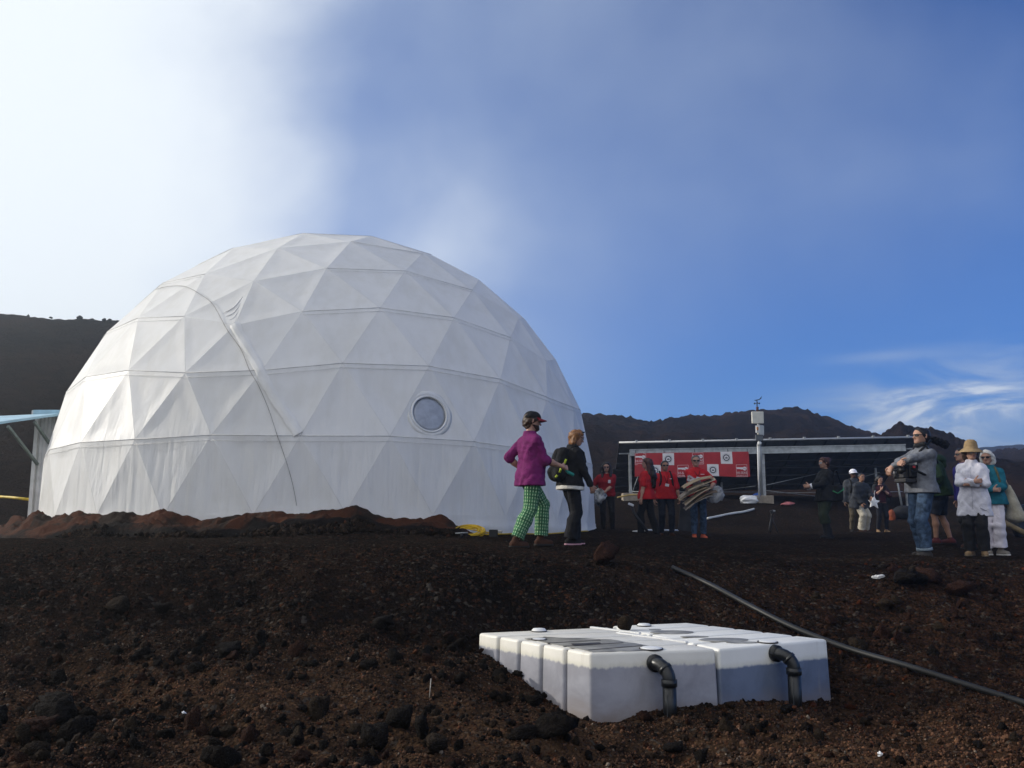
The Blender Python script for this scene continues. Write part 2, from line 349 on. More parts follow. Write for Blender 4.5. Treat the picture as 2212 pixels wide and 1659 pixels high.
# ------------------------------------------------------------------ hazy air round the whole site
hm = bpy.data.materials.new('haze_air'); hm.use_nodes = True; ht = hm.node_tree; ht.nodes.clear()
ho = ht.nodes.new('ShaderNodeOutputMaterial'); hv = ht.nodes.new('ShaderNodeVolumePrincipled'); ht.links.new(hv.outputs[0], ho.inputs['Volume'])
hv.inputs['Color'].default_value = (.82, .91, 1, 1); hv.inputs['Density'].default_value = .0024; hv.inputs['Anisotropy'].default_value = .78
tag(MB().box((0, 0, 12.5), (860, 860, 33)).build('haze', hm), 'thin bright haze in the air', kind='stuff')

# ------------------------------------------------------------------ the dome
def rotx(a): return np.array([[1, 0, 0], [0, math.cos(a), -math.sin(a)], [0, math.sin(a), math.cos(a)]])
def rotz(a): return np.array([[math.cos(a), -math.sin(a), 0], [math.sin(a), math.cos(a), 0], [0, 0, 1]])
DROT = rotx(-.0444) @ rotz(-.1483)
def geodesic(n=5):
    V = [np.array([0, 0, 1.])]
    for o in (0, 36):
        for i in range(5):
            a = R(72 * i + o); z = (1 if o == 0 else -1) / math.sqrt(5); r = 2 / math.sqrt(5); V.append(np.array([r * math.sin(a), -r * math.cos(a), z]))
    tris = []
    for i in range(5):
        j = (i + 1) % 5; fs = [(0, 1 + i, 1 + j), (1 + i, 6 + i, 1 + j), (1 + j, 6 + i, 6 + j)]
        for fi, (a, b, c) in enumerate(fs):
            def q(u, v):
                w = (V[a] * (n - u - v) + V[b] * u + V[c] * v); return w / np.linalg.norm(w)
            for u in range(n):
                for v in range(n - u):
                    for t in (((u, v), (u + 1, v), (u, v + 1)), ((u + 1, v), (u + 1, v + 1), (u, v + 1))):
                        if t[1] == (u + 1, v + 1) and u + v + 2 > n: continue
                        lev = [(k if fi == 0 else (5 + k if fi == 1 else 5 + l - 0)) for k, l in t]
                        tris.append([q(*k) for k in t])
    return tris
TRI = [np.array(t) for t in geodesic()]
TRI = [t for t in TRI if t[:, 2].min() > -.16]       # down to the base ring
TW = [DC + DR * (t @ DROT.T) for t in TRI]
for i, t in enumerate(TW):
    if np.dot(np.cross(t[1] - t[0], t[2] - t[0]), t.mean(0) - DC) < 0: TW[i] = t[::-1].copy(); TRI[i] = TRI[i][::-1].copy()

def fabric_material():
    m = bpy.data.materials.new('white_vinyl'); m.use_nodes = True; nt = m.node_tree; b = nt.nodes['Principled BSDF']; out = nt.nodes['Material Output']
    v = nt.nodes.new('ShaderNodeTexCoord').outputs['Object']; sp = nt.nodes.new('ShaderNodeSeparateXYZ'); nt.links.new(v, sp.inputs[0])
    n = noise(nt, v, 1.1, 5, .6, .5); st = noise(nt, xyz(nt, X(sp.outputs[0], nt) * 6, X(sp.outputs[1], nt) * 6, X(sp.outputs[2], nt) * .7), 1.2, 4, .6)
    c = mixc(nt, (n * .6 + st * .4).ss(.36, .6), (.81, .80, .77), (.875, .87, .855))
    nt.links.new(c, b.inputs['Base Color']); b.inputs['Roughness'].default_value = .48; b.inputs['Specular IOR Level'].default_value = .35
    bp = nt.nodes.new('ShaderNodeBump'); bp.inputs['Strength'].default_value = .45; bp.inputs['Distance'].default_value = .05
    low = X(sp.outputs[2], nt).ss(2.6, .6)
    h = noise(nt, xyz(nt, X(sp.outputs[0], nt) * 5, X(sp.outputs[1], nt) * 5, X(sp.outputs[2], nt) * .55), 1.5, 3, .5, .3) * (low * .9 + .12) + n * .25
    nt.links.new(h.s, bp.inputs['Height']); nt.links.new(bp.outputs[0], b.inputs['Normal'])
    tr = nt.nodes.new('ShaderNodeBsdfTranslucent'); nt.links.new(c, tr.inputs[0])
    mx = nt.nodes.new('ShaderNodeMixShader'); mx.inputs[0].default_value = .22
    nt.links.new(b.outputs[0], mx.inputs[1]); nt.links.new(tr.outputs[0], mx.inputs[2]); nt.links.new(mx.outputs[0], out.inputs[0]); return m
M_fab = fabric_material()
M_seam = mat('vinyl_seam', (.74, .73, .71), .6, .12)
M_zip = mat('dark_zip', (.40, .38, .36), .7)
dome = thing('dome', 'large white geodesic vinyl dome with one round window', 'dome', (DC[0], DC[1], -.25))
DOFF = np.array(dome.location)

NS = 16
UVW = np.array([((NS - i - j) / NS, i / NS, j / NS) for i in range(NS + 1) for j in range(NS + 1 - i)])
_id = {}; k_ = 0
for i in range(NS + 1):
    for j in range(NS + 1 - i): _id[(i, j)] = k_; k_ += 1
SUBF = []
for i in range(NS):
    for j in range(NS - i):
        SUBF.append((_id[(i, j)], _id[(i + 1, j)], _id[(i, j + 1)]))
        if i + j + 2 <= NS: SUBF.append((_id[(i + 1, j)], _id[(i + 1, j + 1)], _id[(i, j + 1)]))
SUBF = np.array(SUBF)
WIN = None
def hit_dome(px, py):
    r = ray(px, py); r = r / np.linalg.norm(r); best = None
    for t in TW:
        e1, e2 = t[1] - t[0], t[2] - t[0]; h = np.cross(r, e2); a = e1 @ h
        if abs(a) < 1e-9: continue
        u = -(t[0] @ h) / a
        if u < -.001 or u > 1.001: continue
        q = np.cross(-t[0], e1); v = r @ q / a
        if v < -.001 or u + v > 1.001: continue
        d = e2 @ q / a
        if d > 0 and (best is None or d < best[0]):
            nn = np.cross(e1, e2); best = (d, r * d, nn / np.linalg.norm(nn), t)
    return best
_, WC, WN, _t = hit_dome(928, 894)
for t, tu in zip(TW, TRI):
    p = UVW @ t; flat_p = p.copy(); nn = np.cross(t[1] - t[0], t[2] - t[0]); nn /= np.linalg.norm(nn)
    edge = np.minimum(1, 27 * UVW[:, 0] * UVW[:, 1] * UVW[:, 2] * .8 + 3.2 * np.minimum(UVW.min(1), .12))
    edge *= np.minimum(1, UVW.min(1) * 9)
    cz = tu[:, 2].mean(); lon = np.arctan2(p[:, 0] - DC[0], -(p[:, 1] - DC[1]))
    hgt = p[:, 2] - DC[2]; drape = np.clip((2.3 - hgt) / 1.6, .06, 1)
    # vertical gathers that fade downwards in the two lowest rows, a slight belly everywhere
    seed = int(abs(cz) * 1000) % 17
    wr = np.abs(fbm(lon * 11 + hgt * .35, hgt * .30, 5, 2, .6)) * 2.2 - .5
    w2 = fbm(lon * 26 + hgt * .9, hgt * .5 + lon, 8, 2)
    zt = p[:, 2].max(); grad = np.clip(1 - (zt - p[:, 2]) / max(.01, zt - p[:, 2].min()), 0, 1)
    patch = np.clip(.55 + 1.6 * fbm(lon * 1.7, hgt * .5, 31, 2), .1, 1.2)
    disp = edge * (drape * patch * (.046 * wr + .014 * w2 * (.4 + grad)) - .012)
    p = p + nn * disp[:, None]
    fc = flat_p[SUBF].mean(1) - WC; far = np.linalg.norm(fc - np.outer(fc @ WN, WN), axis=1) > .33; near_ = np.abs(fc @ WN) < .6
    link('panel', mesh_np('panel', p - DOFF, SUBF[far | ~near_]), M_fab, dome)
# seams along the level rings and thin welds along the slanting edges
E_ = {}
for t in TW:
    for a, b in ((0, 1), (1, 2), (2, 0)):
        k = tuple(sorted([tuple(t[a].round(3)), tuple(t[b].round(3))])); E_[k] = (t[a], t[b])
lev, slant = MB(), MB()
for a, b in E_.values():
    oa, ob = [(q - DC) / np.linalg.norm(q - DC) for q in (a, b)]
    lz = abs((oa - ob) @ DROT[:, 2])
    if lz < .04:
        up = DROT[:, 2]; t_ = (b - a) / np.linalg.norm(b - a); n_ = (oa + ob) / 2; u_ = np.cross(n_, t_); u_ = u_ if u_[2] > 0 else -u_
        mid = (a + b) / 2
        for off, w in ((0, .0042), (.085, .0025)): lev.tube([a + n_ * .004 - u_ * off - DOFF, b + n_ * .004 - u_ * off - DOFF], w, 5)
    else: slant.tube([a - oa * .002 - DOFF, b - ob * .002 - DOFF], .0030, 5)
tag(lev.build('ring_seam', M_seam, dome, True), 'level welded seams', kind='stuff'); tag(slant.build('panel_weld', M_seam, dome, True), kind='stuff')
# skirt at the foot: gathered cloth from the base ring to the ground
ang = np.linspace(0, 2 * math.pi, 721)[:-1]; rows = 14; SV = []
low_r = DR * math.cos(math.asin(.0935))
nodes = {tuple(q.round(3)): q for t in TW for q in t if ((q - DC) @ DROT[:, 2]) / DR < -.07}
nd = sorted(nodes.values(), key=lambda q: math.atan2(q[1] - DC[1], q[0] - DC[0])); na = np.array([math.atan2(q[1] - DC[1], q[0] - DC[0]) for q in nd]); nd = np.array(nd)
def ringpt(a):
    a = (a + math.pi) % (2 * math.pi) - math.pi; i = np.searchsorted(na, a); A, B = nd[i - 1], nd[i % len(nd)]
    d = np.array([math.cos(a), math.sin(a)]); e = B[:2] - A[:2]; M_ = np.array([[d[0], -e[0]], [d[1], -e[1]]]); s_ = np.linalg.solve(M_, A[:2] - DC[:2]); return A + (B - A) * s_[1]
for k in range(rows):
    f = k / (rows - 1)
    for a in ang:
        q = ringpt(a); z0 = q[2] + .012; zg = -.62
        dr = .012 + .05 * (math.exp(-((f - .28) / .10) ** 2)) * (.3 + vn(np.array([a * 14]), np.array([f * 3]), 4)[0] + .5) * .6
        dr += (.02 * vn(np.array([a * 60]), np.array([f * 2.]), 2)[0] + .02 * vn(np.array([a * 23 + f]), np.array([f * 5.]), 6)[0]) * min(1, f * 5)
        SV.append((q[0] + math.cos(a) * dr, q[1] + math.sin(a) * dr, z0 + (zg - z0) * f))
n = len(ang); SF = np.array([[i * n + k, (i + 1) * n + k, (i + 1) * n + (k + 1) % n, i * n + (k + 1) % n] for i in range(rows - 1) for k in range(n)])
link('skirt', mesh_np('skirt', np.array(SV) - DOFF, SF), M_fab, dome)
# round window
_, wc, wn, wt = hit_dome(928, 894)
q_ = Vector(wn).to_track_quat('Z', 'Y').to_matrix()
fr = MB(); r0, r1 = .283, .308
fr.lathe([(r1 + .012, -.03), (r1 + .010, .004), (r1 - .004, .013), (r0 + .012, .012), (r0, .006), (r0, -.06)], wc - DOFF, 56, q_)
wf = fr.build('window_frame', mat('window_vinyl', (.72, .72, .71), .5, .04), dome, True)
gl = MB(); gl.lathe([(r0 + .004, -.022), (r0 * .8, -.018), (r0 * .4, -.015), (.001, -.014)], wc - DOFF, 48, q_)
link_ = gl.build('window_pane', mat('window_pane', (.40, .43, .49), .14, .10, spec=.5, coat=.2), dome, True)
patchm = MB(); patchm.lathe([(.39, -.03), (.39, -.004), (.30, .001), (.30, -.03)], wc - DOFF, 48, q_); patchm.build('window_patch', M_fab, dome, True)
# curved door zip and the loose flap beside it
def dome_path(pts, n=6, off=.012):
    o = []
    for q in smooth_path([(x, y, 0) for x, y in pts], n):
        h = hit_dome(q[0], q[1])
        if h: o.append(h[1] + h[2] * off - DOFF)
    return o
zp = [(338, 626), (362, 620), (401, 620), (438, 640), (460, 658), (478, 689), (493, 716), (521, 756), (539, 799), (560, 836), (582, 888), (597, 934), (610, 971), (625, 1018), (635, 1058), (641, 1092)]
MB().tube(dome_path(zp, 8), .0048, 6).build('door_zip', M_zip, dome, True)
fl = dome_path([(507, 700), (520, 726), (540, 760), (560, 796), (575, 828), (600, 868), (625, 905), (645, 938)], 6, .02)
m_ = MB(); W = len(fl); VV = []
for i, q in enumerate(fl):
    out = (q + DOFF - DC); out /= np.linalg.norm(out); t_ = fl[min(i + 1, W - 1)] - fl[max(i - 1, 0)]; t_ /= np.linalg.norm(t_); sd = np.cross(t_, out)
    wob = .02 * math.sin(i * .9) + .015 * math.sin(i * 2.3)
    for k in range(9):
        u = k / 8 - .5; VV.append(q + sd * (u * (.16 + .5 * wob)) + out * (.018 * (1 - (2 * u) ** 2) * (1 + .25 * math.sin(i * .8)) + .003 * math.sin(k * 2.1 + i * .3) - .012))
m_.add(VV, [[i * 9 + k, i * 9 + k + 1, (i + 1) * 9 + k + 1, (i + 1) * 9 + k] for i in range(W - 1) for k in range(8)]); m_.build('door_flap', M_fab, dome, True)
fl2 = dome_path([(478, 664), (500, 672), (520, 660), (532, 640)], 8, .02)
# creased cloth gathered above the zip
m_ = MB()
for k in range(6):
    a = (482 + k * 5, 676 + k * 8); b = (524 + k * -4, 640 + k * 14)
    pth = dome_path([a, ((a[0] + b[0]) / 2 + 2, (a[1] + b[1]) / 2 + 5), b], 6, -.004)
    m_.tube(pth, [.002 + .007 * math.sin(math.pi * i / (len(pth) - 1)) for i in range(len(pth))], 8)
m_.build('gathered_fold', M_fab, dome, True)

# ------------------------------------------------------------------ tarp berm round the foot of the dome
def tarp_material():
    m = bpy.data.materials.new('rust_tarp'); m.use_nodes = True; nt = m.node_tree; b = nt.nodes['Principled BSDF']
    v = nt.nodes.new('ShaderNodeTexCoord').outputs['Object']
    at = nt.nodes.new('ShaderNodeAttribute'); at.attribute_name = 'soil'; so = X(at.outputs['Fac'], nt)
    n = noise(nt, v, 1.6, 5, .6, .6); f = noise(nt, v, 18, 4, .6)
    c = mixc(nt, n.ss(.40, .52), (.024, .017, .014), (.056, .0225, .0135))
    c = mixc(nt, f.ss(.55, .75) * .5, c, (.060, .036, .026))
    c = mixc(nt, (so + (f - .5) * .5).ss(.35, .6), c, (.0095, .008, .0078))
    nt.links.new(c, b.inputs['Base Color']); b.inputs['Roughness'].default_value = .85; b.inputs['Specular IOR Level'].default_value = .04
    bp = nt.nodes.new('ShaderNodeBump'); bp.inputs['Strength'].default_value = .7; bp.inputs['Distance'].default_value = .03
    nt.links.new((f + n).s, bp.inputs['Height']); nt.links.new(bp.outputs[0], b.inputs['Normal']); return m
TOP = [(44, 1132), (60, 1118), (85, 1113), (100, 1121), (113, 1116), (140, 1119), (160, 1112), (186, 1107), (212, 1109), (240, 1117), (262, 1121), (279, 1116), (309, 1119), (350, 1115), (392, 1126), (430, 1132), (466, 1131), (490, 1123), (539, 1116), (620, 1109),
       (684, 1114), (730, 1107), (770, 1095), (795, 1106), (812, 1117), (858, 1127), (885, 1125), (910, 1121), (945, 1120), (965, 1126), (985, 1138), (1010, 1150)]
ta, tz = [], []
for px, py in TOP:
    r = ray(px, py); r = r / r[1]; rr = 5.72; b_ = r[0] * DC[0] + DC[1]; a_ = r[0] ** 2 + 1; c_ = DC[0] ** 2 + DC[1] ** 2 - rr * rr; disc = b_ * b_ - a_ * c_
    d = (b_ - math.sqrt(max(0, disc))) / a_; q = r * d; ta.append(math.atan2(q[0] - DC[0], -(q[1] - DC[1]))); tz.append(q[2])
ta, tz = np.array(ta), np.array(tz); o_ = np.argsort(ta); ta, tz = ta[o_], tz[o_]
NA, NR = 520, 40; aa = np.linspace(ta[0] - .05, ta[-1] + .05, NA); ft = np.linspace(0, 1, NR); AA, FF = np.meshgrid(aa, ft, indexing='ij')
ridge = np.interp(AA, ta, tz); rad = 5.50 + FF * .85 * (1 + .25 * fbm(AA * 7, FF * 0, 5, 2)); xx = DC[0] + rad * np.sin(AA); yy = DC[1] - rad * np.cos(AA); gz = G(xx, yy)
prof = np.where(FF < .26, np.sin(FF / .26 * math.pi / 2) ** .7 * .9 + .1, np.clip(1 - ((FF - .26) / .74) ** 1.5, 0, 1))
fold = np.abs(fbm(AA * 7 + FF * 1.5, FF * 4.5 - AA * 5, 21, 2, .5)) * 1.0 + .45 * np.abs(fbm(AA * 15 + FF * 7, FF * 7 - AA * 6, 23, 3, .55)) + .10 * fbm(AA * 70, FF * 9, 29, 2)
zz = gz + (ridge - gz) * prof + (fold * .26 - .06) * np.sin(np.clip(FF * 1.1, 0, 1) * math.pi) ** .6 * np.clip((ridge - gz) * 5, .0, 1) - .03 * (FF > .97)
fade = np.clip(np.minimum((AA - aa[0]) / .04, (aa[-1] - AA) / .10), 0, 1); zz = gz - .05 + (zz - gz + .05) * fade
soil = np.clip((FF - .55) * 2.1 + 1.3 * fbm(AA * 5, FF * 1.2, 77, 3) + np.interp(AA, [ta[0], -.35, -.05, .1, ta[-1]], [.05, .05, .05, .12, .28]), 0, 1)
ix = np.arange(NA * NR).reshape(NA, NR); F = np.stack([ix[:-1, :-1], ix[1:, :-1], ix[1:, 1:], ix[:-1, 1:]], -1).reshape(-1, 4)[:, ::-1]
me = mesh_np('ground_tarp', np.stack([xx, yy, zz], -1).reshape(-1, 3), F); me.attributes.new('soil', 'FLOAT', 'POINT').data.foreach_set('value', soil.astype(np.float32).ravel())
TARP = (xx, yy, zz, soil)
tag(link('ground_tarp', me, tarp_material()), 'crumpled rust brown tarp half buried along the foot of the white dome', 'tarp')

# ------------------------------------------------------------------ shed and awning on the left
M_corr = mat('pale_steel', (.60, .61, .61), .5, .10, 3); M_galv = mat('galvanised', (.36, .38, .39), .5, .12, 5, metal=.4)
M_trim = mat('white_trim', (.62, .63, .62), .5, .06); M_blue = mat('blue_awning', (.36, .56, .68), .45, .08); M_green = mat('grey_green_strut', (.16, .20, .19), .6)
SD = 17.4
c0 = P(67, 1118, SD); top = P(72, 897, SD)[2]; bz = g1(c0[0], SD) - .15; xl = c0[0]; xr = xl + 1.75
shed = thing('shed', 'pale corrugated steel entrance shed against the left side of the dome', 'shed', (xl + .6, SD + .8, bz)); so = np.array(shed.location)
def corrug(u0, u1, y, z0, z1, p=.076, a=.011, axis='x', name='corrugated_wall'):
    n = max(3, int(abs(u1 - u0) / p * 6)); us = np.linspace(u0, u1, n); w = a * np.sin(us / p * 2 * math.pi); V = []
    for z in (z0, z1):
        for u, k in zip(us, w): V.append(((u, y + k, z) if axis == 'x' else (y + k, u, z)) - so)
    F = [[i, i + 1, n + i + 1, n + i] for i in range(n - 1)]
    return MB().add(V, F).build(name, M_corr, shed, True)
corrug(xl + .36, xr, SD, top - .72, top); corrug(xl + .02, xl + .33, SD + .004, bz, top); corrug(SD, SD + 2.2, xl, bz, top, axis='y')
corrug(xl, xr, SD + 2.2, bz, top)
MB().box(Vector((xl - .012, SD - .012, (bz + top) / 2)) - Vector(so), (.07, .07, top - bz)).build('corner_post', M_trim, shed)
MB().box(Vector((xl + .345, SD - .025, (bz + top - .72) / 2)) - Vector(so), (.06, .06, top - .72 - bz)).box(Vector((xl + .95, SD - .022, top - .75)) - Vector(so), (1.25, .055, .07)).build('door_frame', M_galv, shed)
MB().box(Vector((xl + .9, SD + .03, (bz + top - .78) / 2)) - Vector(so), (1.03, .03, top - .80 - bz)).build('door', mat('shed_door', (.34, .35, .35), .5, .1), shed)
MB().box(Vector((xl + .8, SD + 1.1, top + .045)) - Vector(so), (1.8, 2.4, .09)).build('roof', M_trim, shed)
MB().box(Vector((xl + .82, SD - .125, top + .02)) - Vector(so), (1.72, .05, .14)).build('roof_flashing', M_blue, shed)
aw = MB(); a0, a1 = Vector(P(128, 898, SD - .2)), Vector(P(-6, 917, SD - 1.2)); b0 = a0 + Vector((.1, .14, .03)); b1 = a1 + Vector((-.9, .7, .17))
aw.add([Vector(v) - Vector(so) for v in (a0, a1, b1, b0)] + [Vector(v) - Vector(so) + Vector((0, 0, .045)) for v in (a0, a1, b1, b0)], [[0, 1, 2, 3], [7, 6, 5, 4], [0, 4, 5, 1], [1, 5, 6, 2], [2, 6, 7, 3], [3, 7, 4, 0]])
aw.build('awning', M_blue, shed)
for (pa, pb) in (((17, 921, SD - 1.1), (81, 1003, SD - .03)), ((74, 911, SD - .6), (106, 957, SD - .05))):
    MB().bar(Vector(P(*pa) - so), Vector(P(*pb) - so), .045, .05).build('awning_strut', M_green, shed)
yp = MB(); yp.tube([P(-60, 1069, 18.5), P(0, 1073, 18.2), P(30, 1075, 17.9), P(64, 1079, 17.45)], .028, 8)
tag(yp.build('rail', mat('yellow_paint', (.60, .42, .03), .5), None, True), 'yellow rail running left from the shed wall', 'rail')
rp = MB()
for k in range(3):
    rp.box(Vector(P(-10 + 12 * k, 1138 + 5 * k, 17.0 - .5 * k)) , (2.2, .26, .05), Euler((0, R(1.5 - k), R(3 * k - 2))).to_matrix())
bd = thing('board_pile', 'reddish boards lying on the ground left of the shed', 'boards', P(0, 1146, 16.6))
for k in range(3):
    MB().box(Vector(P(-6 + 10 * k, 1139 + 5 * k, 16.9 - .5 * k)) - bd.location, (2.0, .30, .06), Euler((0, R(1.5 - k), R(3 * k - 2))).to_matrix()).build('board', mat('red_boards', (.20, .075, .05), .75, .2), bd)

# ------------------------------------------------------------------ solar array
AD = 30.0
tl, tr = P(1340, 957, AD + .4), P(1988, 945, AD - .6)
bl, br = P(1360, 978, AD + .45), P(1955, 967, AD - .55)
arr = thing('solar_array', 'long rack of solar panels seen from behind with a galvanised beam', 'solar array', ((tl[0] + tr[0]) / 2, AD, .3)); ao = np.array(arr.location)
M_pan = mat('panel_back', (.125, .132, .150), .5, .15, 4); M_fr = mat('panel_frame', (.030, .032, .036), .5, .1); M_alu = mat('rail_aluminium', (.50, .51, .52), .4, .06, metal=.3)
ex = (tr - tl) / 10; dn = np.array([.0, 3.62, -1.55]); dn = dn - ex * 0; nrm = np.cross(ex, dn); nrm /= np.linalg.norm(nrm); nrm = nrm if nrm[2] > 0 else -nrm
PW = np.linalg.norm(ex)
def on_array(u, v, h=0.): return tl + ex * u + dn * v + nrm * h - ao
pm = None; pf = None; px_ = Vector(ex).normalized(); py_ = Vector(dn).normalized(); pz_ = px_.cross(py_)
Mrot = Matrix((px_, py_, pz_)).transposed(); L2 = np.linalg.norm(dn) / 2
for i in range(10):
    for j in range(2):
        c = Vector(on_array(i + .5, (j + .5) / 2))
        if pm is None:
            b = MB().box((0, 0, 0), (PW - .06, L2 - .06, .012)); o = b.build('panel', M_pan, arr); pm = o.data
            b2 = MB(); w, l = PW - .02, L2 - .02
            for s_ in (-1, 1): b2.box((s_ * w / 2, 0, -.005), (.035, l, .045)); b2.box((0, s_ * l / 2, -.005), (w - .036, .035, .044))
            b2.box((0, l * .27, -.02), (.13, .11, .03)); fo = b2.build('panel_frame', M_fr, o); pf = fo.data
        else:
            o = link('panel', pm, None, arr); link('panel_frame', pf, None, o)
        o.matrix_basis = Matrix.Translation(c) @ Mrot.to_4x4()
for v in (.17, .36, .50, .66, .86):
    MB().bar(Vector(on_array(.02, v, -.07)), Vector(on_array(9.98, v, -.07)), .04, .05).build('purlin', M_fr if v > .3 else M_galv, arr)
MB().tube([on_array(-.05, -.008, .0), on_array(10.05, -.008, .0)], .036, 8).build('edge_rail', M_alu, arr, True)
for u in np.linspace(.55, 9.6, 9): MB().box(Vector(on_array(u, -.008, .03)), (.07, .09, .10)).build('rail_clamp', M_galv, arr)
cb = MB(); V0, V1 = Vector(bl - ao), Vector(br - ao); cb.bar(V0, V1, .10, .235); cb.bar(V0 + Vector((0, -.062, .10)), V1 + Vector((0, -.062, .10)), .03, .03); cb.bar(V0 + Vector((0, -.062, -.10)), V1 + Vector((0, -.062, -.10)), .03, .03)
cb.build('beam', mat('zinc_beam', (.40, .43, .44), .5, .15, 6, metal=.3), arr)
for (px, d, w) in ((1361, AD + .45, .09), (1956, AD - .5, .10)):
    a = P(px, 985, d); gz = g1(a[0], d); MB().box(Vector((a[0], d + .05, (a[2] + gz) / 2)) - Vector(ao), (w, w, a[2] - gz + .1)).build('post', M_galv, arr)
a = P(1643, 975, AD + .05); gz = g1(a[0], AD); MB().box(Vector((a[0], AD + .05, (a[2] + gz) / 2)) - Vector(ao), (.20, .20, a[2] - gz + .1)).build('post', M_galv, arr)
for (px, d, hb) in ((1500, 33.0, 1.0), (1770, 33.0, 1.0), (1895, 31.5, .9), (1560, 33, .9)):
    a = P(px, 1080, d); gz = g1(a[0], d); MB().box(Vector((a[0], d, gz + .55)) - Vector(ao), (.07, .07, 1.2)).build('rear_post', M_galv, arr)
for (qa, qb) in (((1655, 1048, 30.1), (1790, 1018, 32.6)), ((1655, 1060, 30.1), (1800, 1076, 32.8)), ((1790, 1052, 32.6), (1900, 1020, 31.0)), ((1365, 1066, 30.4), (1385, 1010, 30.8)), ((1500, 1066, 32.6), (1632, 1050, 30.2)), ((1365, 1062, 31), (1640, 1063, 31)), ((1655, 1065, 31), (1950, 1062, 31))):
    MB().tube([P(*qa) - ao, P(*qb) - ao], .014, 6).build('brace', M_galv, arr, True)
for (qa, qb, r) in (((1935, 1023, 29.4), (1948, 1092, 29.2), .035), ((1959, 1040, 29.2), (1968, 1098, 29.0), .04)):
    MB().tube([P(*qa) - ao, P(*qb) - ao], r, 8).build('leg', M_galv, arr, True)
M_conc = mat('concrete', (.30, .255, .20), .9, .12, 8, bump=.3)
for (px, py, d, w, lab) in ((1362, 1081, 30.1, .55, 'tan concrete footing under the left post of the solar array'), (1647, 1079, 29.7, .62, 'tan concrete footing at the foot of the weather mast')):
    q = P(px, py, d); gz = g1(q[0], d); o = MB().box((0, 0, .04), (w, .5, .34), bev=.015).build('footing', M_conc); o.location = (q[0], d, gz); tag(o, lab, 'footing', 'concrete footings of the solar array')

# weather mast
mx, md = P(1641, 1075, 29.55), 29.55
mast = thing('weather_mast', 'galvanised mast with white antenna boxes and a wind vane on top', 'mast', (mx[0], md, g1(mx[0], md))); mo = np.array(mast.location)
M_box = mat('ivory_plastic', (.62, .61, .54), .5, .05); M_dk = mat('black_metal', (.02, .02, .022), .5)
MB().tube([np.array(P(1646, 1074, md)) - mo, P(1638, 905, md) - mo], .048, 10).build('pole', M_galv, mast, True)
MB().tube([P(1640, 1076, md - .12) - mo, P(1637, 960, md - .12) - mo], .03, 8).build('conduit', M_trim, mast, True)
def face_box(px, py, w, h, dep, d, rz=0., name='antenna_box', m=M_box, roll=0.):
    q = P(px, py, d) - mo; return MB().box(Vector(q), (w, dep, h), Euler((0, R(roll), R(rz))).to_matrix(), .02).build(name, m, mast)
face_box(1636.5, 902, .395, .40, .10, md - .14); face_box(1643, 929, .30, .34, .07, md - .05, 38, roll=3)
MB().box(Vector(P(1637, 927, md - .22) - mo), (.12, .10, .24)).build('bracket', M_trim, mast); MB().box(Vector(P(1636, 926, md - .29) - mo), (.05, .04, .10)).build('connector', mat('orange_cap', (.45, .18, .03), .5), mast)
MB().box(Vector(P(1640, 946, md - .14) - mo), (.24, .10, .20), None, .01).build('sensor_box', mat('grey_box', (.10, .11, .12), .5), mast)
MB().tube([P(1641, 955, md - .2) - mo, P(1640, 962, md - .2) - mo], .07, 10).build('clamp', M_trim, mast, True)
MB().tube([P(1636, 891, md) - mo, P(1636, 879, md) - mo], .045, 8).build('vane_base', mat('dark_red', (.06, .02, .02), .6), mast, True)
MB().tube([P(1635.5, 880, md) - mo, P(1635, 864, md) - mo], .016, 6).build('vane_stem', M_dk, mast, True)
wv = MB(); a, b = P(1630, 865, md) - mo, P(1641, 863, md) - mo; wv.tube([a, b], .014, 6); q = P(1641, 862, md) - mo
wv.add([q + np.array(k) for k in ((-.03, -.006, -.02), (.05, -.006, .07), (.075, -.006, .10), (.045, -.006, .0), (-.03, .006, -.02), (.05, .006, .07), (.075, .006, .10), (.045, .006, .0))], [[0, 1, 2, 3], [7, 6, 5, 4], [0, 4, 5, 1], [1, 5, 6, 2], [2, 6, 7, 3], [3, 7, 4, 0]])
wv.build('wind_vane', M_dk, mast)
cu = MB()
for k in range(3):
    an = k * 2.094 + .3; c = np.array(P(1635.3, 871, md) - mo); e = c + np.array([math.cos(an) * .085, math.sin(an) * .085, 0]); cu.tube([c, e], .007, 5)
    cu.lathe([(.003, -.03), (.022, -.022), (.03, 0), (.022, .022), (.003, .03)], e, 10)
cu.build('anemometer_cups', M_dk, mast, True)

# banner
bn0, bn1, bn2, bn3 = P(1371, 979, AD + .10), P(1617, 975.5, AD - .18), P(1621, 1029, AD - .18), P(1371, 1029.5, AD + .10)
ban = thing('banner', 'red banner with white emblems hung below the beam of the solar array', 'banner', tuple((bn0 + bn2) / 2)); bo = np.array(ban.location)
def bpt(u, v, h=0.):
    q = (bn0 * (1 - u) + bn1 * u) * (1 - v) + (bn3 * (1 - u) + bn2 * u) * v
    return q + np.array([0, -h - .02 * math.sin(u * 9 + v * 2) * v - .01 * math.sin(u * 23), .02 * math.sin(u * 12) * v]) - bo
def bsheet(u0, v0, u1, v1, h, m, name, parent=ban, nu=None, th=.0):
    nu = nu or max(2, int((u1 - u0) * 60)); nv = 8; V = [bpt(u0 + (u1 - u0) * i / nu, v0 + (v1 - v0) * j / nv, h) for i in range(nu + 1) for j in range(nv + 1)]
    return MB().add(V, [[i * (nv + 1) + j, i * (nv + 1) + j + 1, (i + 1) * (nv + 1) + j + 1, (i + 1) * (nv + 1) + j] for i in range(nu) for j in range(nv)]).build(name, m, parent, True)
